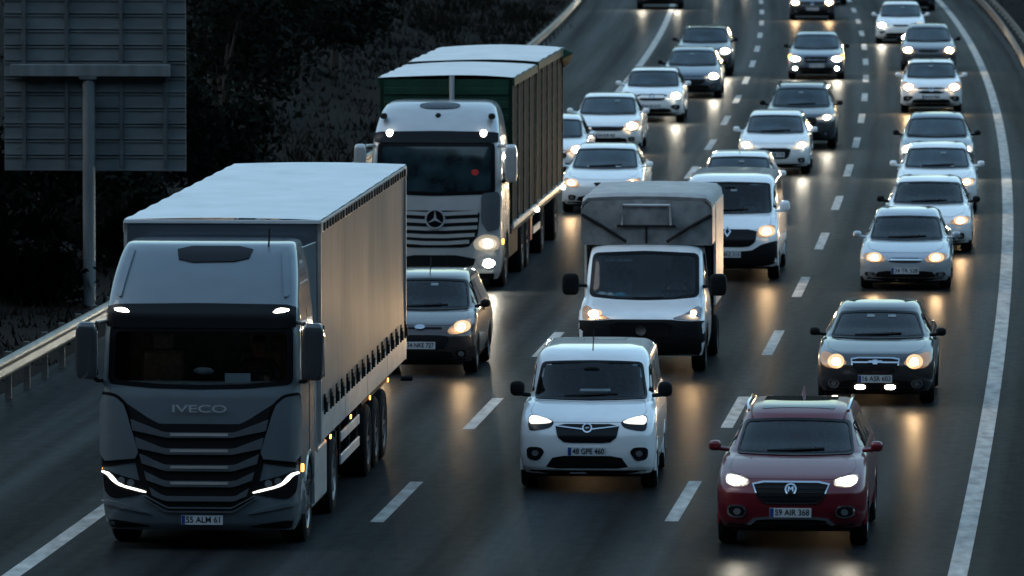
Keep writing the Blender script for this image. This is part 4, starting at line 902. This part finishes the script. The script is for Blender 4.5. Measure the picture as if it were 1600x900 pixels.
    pv = b.point(0, 1.79); lettering('cab_lettering', 'IVECO', .13, (0, pv.y - .055, pv.z), 'silver_paint', e, w=.68)
    b.ring('grille_surround', chaikin([(-.72, .68), (-.42, .50), (.42, .50), (.72, .68), (.70, .72), (.40, .56), (-.40, .56), (-.70, .72)], 0), chaikin([(-.71, .69), (-.42, .515), (.42, .515), (.71, .69), (.70, .70), (.40, .545), (-.40, .545), (-.70, .70)], 0), 'truck_grey', e, .04, rad=1)
    plate(b, .03, .40, '55 ALM 61', e)
    b.panel('roof_hatch', chaikin([(-.40, 3.86), (.58, 3.86), (.52, 3.66), (-.34, 3.64)], 1, .2), 'gloss_black', e, .015, .02, .06)
    MB().tube([(.75, 1.2, 3.66), (.76, 1.25, 3.96)], .012, 6).build('antenna', 'plastic', e)
    # cab interior
    MB().box(-1.1, 1.1, .36, .72, 1.75, 2.08).box(-1.1, 1.1, .72, 2.2, 1.2, 1.28).build('dashboard', 'interior', e, 0, .04)
    MB().box(-1.1, 1.1, 2.1, 2.2, 1.3, 3.2).build('bunk_wall', 'interior', e, 0)
    for x in (-.62, .62): MB().box(x - .27, x + .27, 1.05, 1.55, 1.6, 1.75).box(x - .26, x + .26, 1.5, 1.66, 1.75, 2.4).box(x - .14, x + .14, 1.5, 1.6, 2.42, 2.62).build('seat', 'seat', e, 0, .04)
    pts = [(.62 + .23 * math.cos(q), .80 + .13 * math.sin(q), 2.17 + .18 * math.sin(q)) for q in [2 * math.pi * k / 24 for k in range(25)]]
    MB().tube(pts, .018, 6).tube([(.62, .8, 2.17), (.62, .68, 2.0)], .035, 6).box(.42, .82, .79, .81, 2.15, 2.19).build('steering_wheel', 'plastic', e)
    MB().box(.28, .60, .40, .42, 2.085, 2.20).build('dashboard_paper', 'paper', e, 0); MB().add(*blobmesh((0, .5, 2.22), .13, .05, .05)).build('dashboard_ornament', 'seat', e); blob('rear_view_camera', 'plastic', e, (-1.0, .34, 2.72), .10, .04, .08)
    # trailer: chassis, body box, roof, curtains, buckles, side boards
    y0, y1, hw, zb, zt = 2.78, 16.38, 1.265, 1.12, 3.98
    MB().box(-hw + .03, hw - .03, y0, y0 + .06, zb, zt - .03).build('trailer_front', 'blue_grey_paint', e, 0, .01)
    for sg in (-1, 1):
        x = sg * hw
        V = []; Fc = []; ny, nz = 90, 10
        for j in range(ny + 1):
            for i in range(nz + 1):
                t = j / ny; zz = i / nz; y = y0 + .10 + (y1 - y0 - .2) * t
                V.append((x - sg * .006 + sg * (.0008 * math.sin(t * 90) + .012 * math.sin(t * 17 + 1) + .006 * math.sin(t * 41 + zz * 2) * math.sin(math.pi * zz) - .012 * math.sin(math.pi * zz)), y, 1.52 + (zt - .16 - 1.52) * zz))
        n = nz + 1; Fc = [(j * n + i, j * n + i + 1, (j + 1) * n + i + 1, (j + 1) * n + i) for j in range(ny) for i in range(nz)]
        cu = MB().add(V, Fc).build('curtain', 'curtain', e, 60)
        MB().box(x - sg * .05, x + sg * .012, y0, y1, zt - .17, zt - .02).build('roof_rail', 'board', e, 0, .01)
        for k in range(33):
            y = y0 + .35 + k * .40 + random.uniform(-.05, .05); MB().box(x + sg * .013, x + sg * .03, y - .09, y + .09, zt - .15, zt - .05).build('curtain_roller', 'frame', e, 0)
            if k % 2 == 0: MB().box(x + sg * .012, x + sg * .03, y - .05, y + .05, 1.46, 1.72).box(x + sg * .03, x + sg * .06, y - .05, y + .05, 1.49, 1.62).box(x + sg * .03, x + sg * .045, y - .07, y + .07, 1.62, 1.67).build('curtain_buckle', 'frame', e, 0)
        for k in range(4):
            a = y0 + .08 + k * 3.37; MB().box(x - sg * .03, x + sg * .010, a, a + 3.32, 1.14, 1.50).build('side_board', 'board', e, 0, .008)
        MB().box(x - sg * .06, x + sg * .004, y0, y0 + .09, zb, zt - .02).build('corner_post', 'board', e, 0); MB().box(x - sg * .06, x + sg * .004, y1 - .09, y1, zb, zt - .02).build('corner_post', 'board', e, 0)
        for z in (.52, .82): MB().box(sg * 1.19, sg * 1.22, 6.2, 9.0, z, z + .13).build('side_guard', 'alu', e, 0, .01)
        for y in (6.3, 7.7, 8.9): MB().box(sg * 1.15, sg * 1.19, y, y + .06, .5, 1.1).build('guard_bracket', 'frame', e, 0)
        MB().box(sg * .95, sg * 1.2, 5.55, 5.68, .35, 1.02).build('mud_flap', 'plastic', e, 0)
        MB().box(sg * .9, sg * 1.22, 9.3, 13.5, 1.03, 1.08).build('trailer_mudguard', 'plastic', e, 0, .01)
        MB().tube([(sg * 1.2, 16.2, .85), (sg * 1.36, 16.25, .85)], .04, 8).build('outline_lamp', 'plastic', e)
        for y in (4.0, 7.0, 10.0, 13.0): MB().box(x + sg * .001, x + sg * .012, y, y + .10, 1.06, 1.11).build('side_marker', 'amber', e, 0)
    V = []; Fc = []
    ny = 60; xs = np.linspace(-hw, hw, 9)
    for j in range(ny + 1):
        for xx in xs: V.append((xx, y0 + (y1 - y0) * j / ny, zt + .025 * (1 - (xx / hw) ** 2) + .006 * math.sin(j * 1.05)))
    Fc = [(j * 9 + i, j * 9 + i + 1, (j + 1) * 9 + i + 1, (j + 1) * 9 + i) for j in range(ny) for i in range(8)]
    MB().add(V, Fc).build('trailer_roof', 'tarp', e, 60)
    MB().box(-hw, hw, y0 - .02, y0 + .05, zt - .05, zt - .001).build('front_header', 'tarp', e, 0, .008)
    MB().box(-hw + .02, hw - .02, y0 + .02, y1, zb, zb + .06).box(-.45, .45, .8, 16.2, .72, 1.1).box(-.5, .5, y1 - .02, y1, zb, zt - .05).build('chassis', 'frame', e, 0)
    MB().tube([(1.12, 5.72, .95), (1.16, 5.75, .7), (1.10, 5.8, .45)], .05, 8).build('air_hose', 'red_part', e)
    return e
lt = long_truck()
person(lt, (.62, 1.25, 1.78), 'driver at the wheel of the grey articulated truck in a dark jacket')
# ---------------------------------------------------------------- green stake-sided truck with a second box
def green_truck():
    e, s, tp = base('stake_truck', 680, 455, label='silver cab truck with green stake sided body under white tarps, behind the articulated truck', cat='truck', group=LEFT)
    rows = [(.22, .10, 2.3, 1.15, .34, 3.8), (.36, .02, 2.3, 1.2, .34, 3.8), (.75, 0, 2.3, 1.245, .34, 3.8), (1.2, .02, 2.3, 1.25, .32, 4), (1.75, .06, 2.3, 1.245, .30, 4.2), (2.65, .22, 2.3, 1.21, .3, 4.4), (2.86, .28, 2.3, 1.19, .3, 4.4), (2.92, .33, 2.3, 1.18, .3, 4.2), (3.2, .60, 2.3, 1.13, .36, 3.6), (3.42, .96, 2.3, 1.04, .4, 3.2), (3.50, 1.25, 2.3, .94, .4, 3), (3.52, 1.5, 2.2, .8, .3, 3)]
    b = Body(rows, tp); ws = rc([(-1.10, 1.86), (0, 1.82), (1.10, 1.86), (1.08, 2.78), (-1.08, 2.78)], .06)
    b.panel('windscreen', ws, 'glass', e, .006, .01, .08); b.ring('windscreen_border', [(x * 1.02, v + (.01 if v > 2.3 else -.03)) for x, v in ws], shrink(ws, .06), 'frit', e, .009)
    b.build('cab', 'truck_silver', e, [(1.4, .5, .58, .95)])
    b.panel('sun_visor', chaikin([(-1.15, 2.79), (1.15, 2.79), (1.14, 2.98), (0, 3.0), (-1.14, 2.98)], 1, .08), 'gloss_black', e, .04, .04, .08)
    for sg in (-1, 1):
        b.panel('marker_lamp', ell(sg * .88, 2.95, .06, .06, 14), 'marker', e, .055, .02, .05)
        b.panel('corner_deflector', chaikin([(sg * .86, 1.84), (sg * 1.20, 1.88), (sg * 1.2, 1.18), (sg * .98, 1.12), (sg * .86, 1.3)][::sg], 1, .12), 'grey_paint', e, .02, .03, .07)
        h = b.panel('headlight', chaikin([(sg * .70, .93), (sg * .90, 1.08), (sg * 1.19, 1.04), (sg * 1.20, .80), (sg * 1.0, .74), (sg * .76, .78)][::sg], 2, .2), 'lens_cool', e, .012, .03, .05)
        b.lamp('lit_lamp', sg * .98, .90, .10, .075, 'cool', h); b.panel('lamp_bowl_glow', ell(sg * .98, .90, .17, .11), 'bowl_glow_cool', h, .018, .01, .05); p = b.point(sg * .95, .9); spot(h, p + Vector((0, -.18, 0)), COOL, 120)
        f = b.panel('fog_light', ell(sg * 1.0, .53, .14, .10), 'lens', e, .012, .02, .05); b.panel('fog_lens', ell(sg * 1.0, .53, .09, .07), 'cool', f, .024, .01, .05)
        blob('mirror', 'truck_silver', e, (sg * 1.42, .12, 2.40), .115, .10, .36, 5, [(sg * 1.15, .4, 2.72), (sg * 1.32, .15, 2.72)])
        MB().tube([(sg * 1.16, .42, 2.02), (sg * 1.38, .14, 2.1)], .03, 6).build('mirror_arm', 'plastic', e)
        b.panel('indicator', ell(.32, .92, .06, .05, 12), 'amber', e, .02, .02, .05, 'right' if sg > 0 else 'left')
        b.panel('door_window', chaikin([(.48, 1.95), (1.3, 1.85), (1.3, 2.62), (.58, 2.62)], 1, .08), 'side_glass', e, .006, .01, .1, 'right' if sg > 0 else 'left')
        blob('roof_horn', 'plastic', e, (sg * 1.02, .62, 3.26), .07, .1, .06, 2.4, n=7)
        wheel(sg * 1.22, 1.4, .5, .3, e, 'steel_rim', 8); wheel(sg * 1.24, 5.6, .5, .5, e, 'steel_rim', 8); wheel(sg * 1.24, 6.95, .5, .5, e, 'steel_rim', 8)
        for y in (11.3, 15.4): wheel(sg * 1.24, y, .5, .42, e, 'steel_rim', 8)
        MB().box(sg * 1.08, sg * 1.2, 2.5, 4.9, .45, 1.0).build('side_skirt', 'plastic', e, 0, .03)
        MB().box(sg * 1.20, sg * 1.23, 8.0, 8.5, .45, 1.0).build('red_box', 'red_part', e, 0, .01); MB().box(sg * 1.22, sg * 1.25, 8.6, 10.6, .55, .68).build('side_guard', 'alu', e, 0)
        for y in (8.9, 16.9): b2 = MB().add(*blobmesh((sg * 1.30, y, 1.02), .05, .05, .05)).build('side_marker', 'marker', e)
    b.panel('roof_window', chaikin([(-.38, 3.57), (.40, 3.57), (.38, 3.44), (-.36, 3.44)], 2), 'side_glass', e, .015, .02, .06)
    MB().add(*blobmesh((0, .72, 3.26), .06, .09, .06)).build('air_horn', 'plastic', e); MB().tube([(.12, 2.42, 3.4), (.12, 2.42, 3.95)], .05, 8).build('exhaust_pipe', 'truck_silver', e)
    gp = b.panel('grille', chaikin([(-.84, 1.52), (.84, 1.52), (.80, 1.05), (.62, .82), (-.62, .82), (-.80, 1.05)], 1, .1), 'plastic', e, .01, .02, .06)
    for z, hw in ((1.47, .80), (1.33, .80), (1.19, .79), (1.05, .74), (.92, .64)):
        b.panel('grille_slat', [(-hw, z + .05), (-.2, z + .02), (.2, z + .02), (hw, z + .05), (hw, z - .02), (.2, z - .05), (-.2, z - .05), (-hw, z - .02)], 'truck_silver', gp, .035, .03, .06)
    st = b.ring('star_badge', ell(0, 1.36, .19, .19, 40), ell(0, 1.36, .16, .16, 40), 'silver_paint', e, .07, n=48, rad=1)
    for k in range(3):
        q = R(90 + 120 * k); c_, s_ = math.cos(q), math.sin(q); b.panel('star_point', [(-.025 * s_, 1.36 + .025 * c_), (.025 * s_, 1.36 - .025 * c_), (.17 * c_, 1.36 + .17 * s_)], 'silver_paint', e, .07, .01, .05)
    b.panel('badge_disc', ell(0, 1.36, .18, .18), 'gloss_black', e, .06, .03, .05)
    b.panel('lower_intake', chaikin([(-.78, .68), (.78, .68), (.70, .42), (-.70, .42)], 1), 'plastic', e, .012, .02, .06); b.panel('bumper_lip', [(-1.1, .34), (1.1, .34), (1.08, .24), (-1.08, .24)], 'plastic', e, .012, .02, .07)
    MB().box(.55, .75, .40, .43, 2.15, 2.32).build('red_cloth', 'red_cloth', e, 0)
    b.panel('windscreen_sticker', ell(.74, 2.24, .07, .06, 10), 'red_cloth', e, .009, .003, .05)
    # two stake bodies
    for i, (y0, y1, zt) in enumerate([(2.55, 9.0, 3.88), (9.3, 17.3, 3.92)]):
        hw = 1.25; zb = 1.05
        MB().box(-hw, hw, y0, y1, zb - .12, zb).build('body_floor', 'frame', e, 0)
        MB().box(-hw, hw, y0, y0 + .05, zb, zt).build('headboard', 'green', e, 0)
        for z in np.arange(1.5, zt - .1, .26): MB().box(-hw + .06, hw - .06, y0 - .03, y0 - .001, z, z + .14).build('headboard_rib', 'green', e, 0, .01)
        for sg in (-1, 1):
            MB().box(sg * (hw - .05), sg * hw, y0 + .06, y1 - .06, zb + .10, zt - .10).build('side_slats', 'slats', e, 0)
            for k, y in enumerate(np.linspace(y0, y1 - .10, 5 if i == 0 else 6)): MB().box(sg * (hw - .06), sg * (hw + .025), y, y + .08, zb, zt).build('stake', 'green', e, 0, .01)
            for z in np.arange(1.45, zt - .3, .30): MB().box(sg * (hw + .001), sg * (hw + .008), y0 + .11, y1 - .11, z, z + .10).build('side_plank', 'slats', e, 0)
            MB().box(sg * (hw - .04), sg * (hw + .06), y0, y1, zt - .13, zt + .02).build('top_rail', 'green', e, 0, .01)
            MB().box(sg * (hw - .03), sg * (hw + .05), y0, y1, zb - .02, zb + .08).build('bottom_rail', 'alu', e, 0, .01)
        V = []; ny = 30; xs = np.linspace(-hw - .05, hw + .03, 11)
        for j in range(ny + 1):
            for k, x in enumerate(xs): V.append((x, y0 - .03 + (y1 - y0 + .06) * j / ny, zt + .035 + .04 * (1 - (x / hw) ** 2) + .010 * math.sin(j * .9 + x * 2) + .012 * math.sin(j * 2.3)))
        MB().add(V, [(j * 11 + k, j * 11 + k + 1, (j + 1) * 11 + k + 1, (j + 1) * 11 + k) for j in range(ny) for k in range(10)]).build('roof_tarp', 'tarp_white', e, 60)
        MB().box(-hw, hw, y1 - .06, y1 - .001, zb, zt).build('tailboard', 'green', e, 0)
    MB().add([(1.2, 16.7, 4.0), (1.52, 17.0, 3.86), (1.45, 17.2, 3.62), (1.27, 17.25, 3.5), (1.2, 17.3, 3.95), (1.27, 16.75, 3.7)], [(0, 1, 4), (1, 2, 3, 4), (0, 5, 1), (5, 3, 2, 1), (5, 0, 4, 3)]).build('loose_tarp', 'green', e, 0, .03)
    MB().box(-.4, .4, .8, 17.0, .65, .92).build('chassis', 'frame', e, 0)
    return e
green_truck()
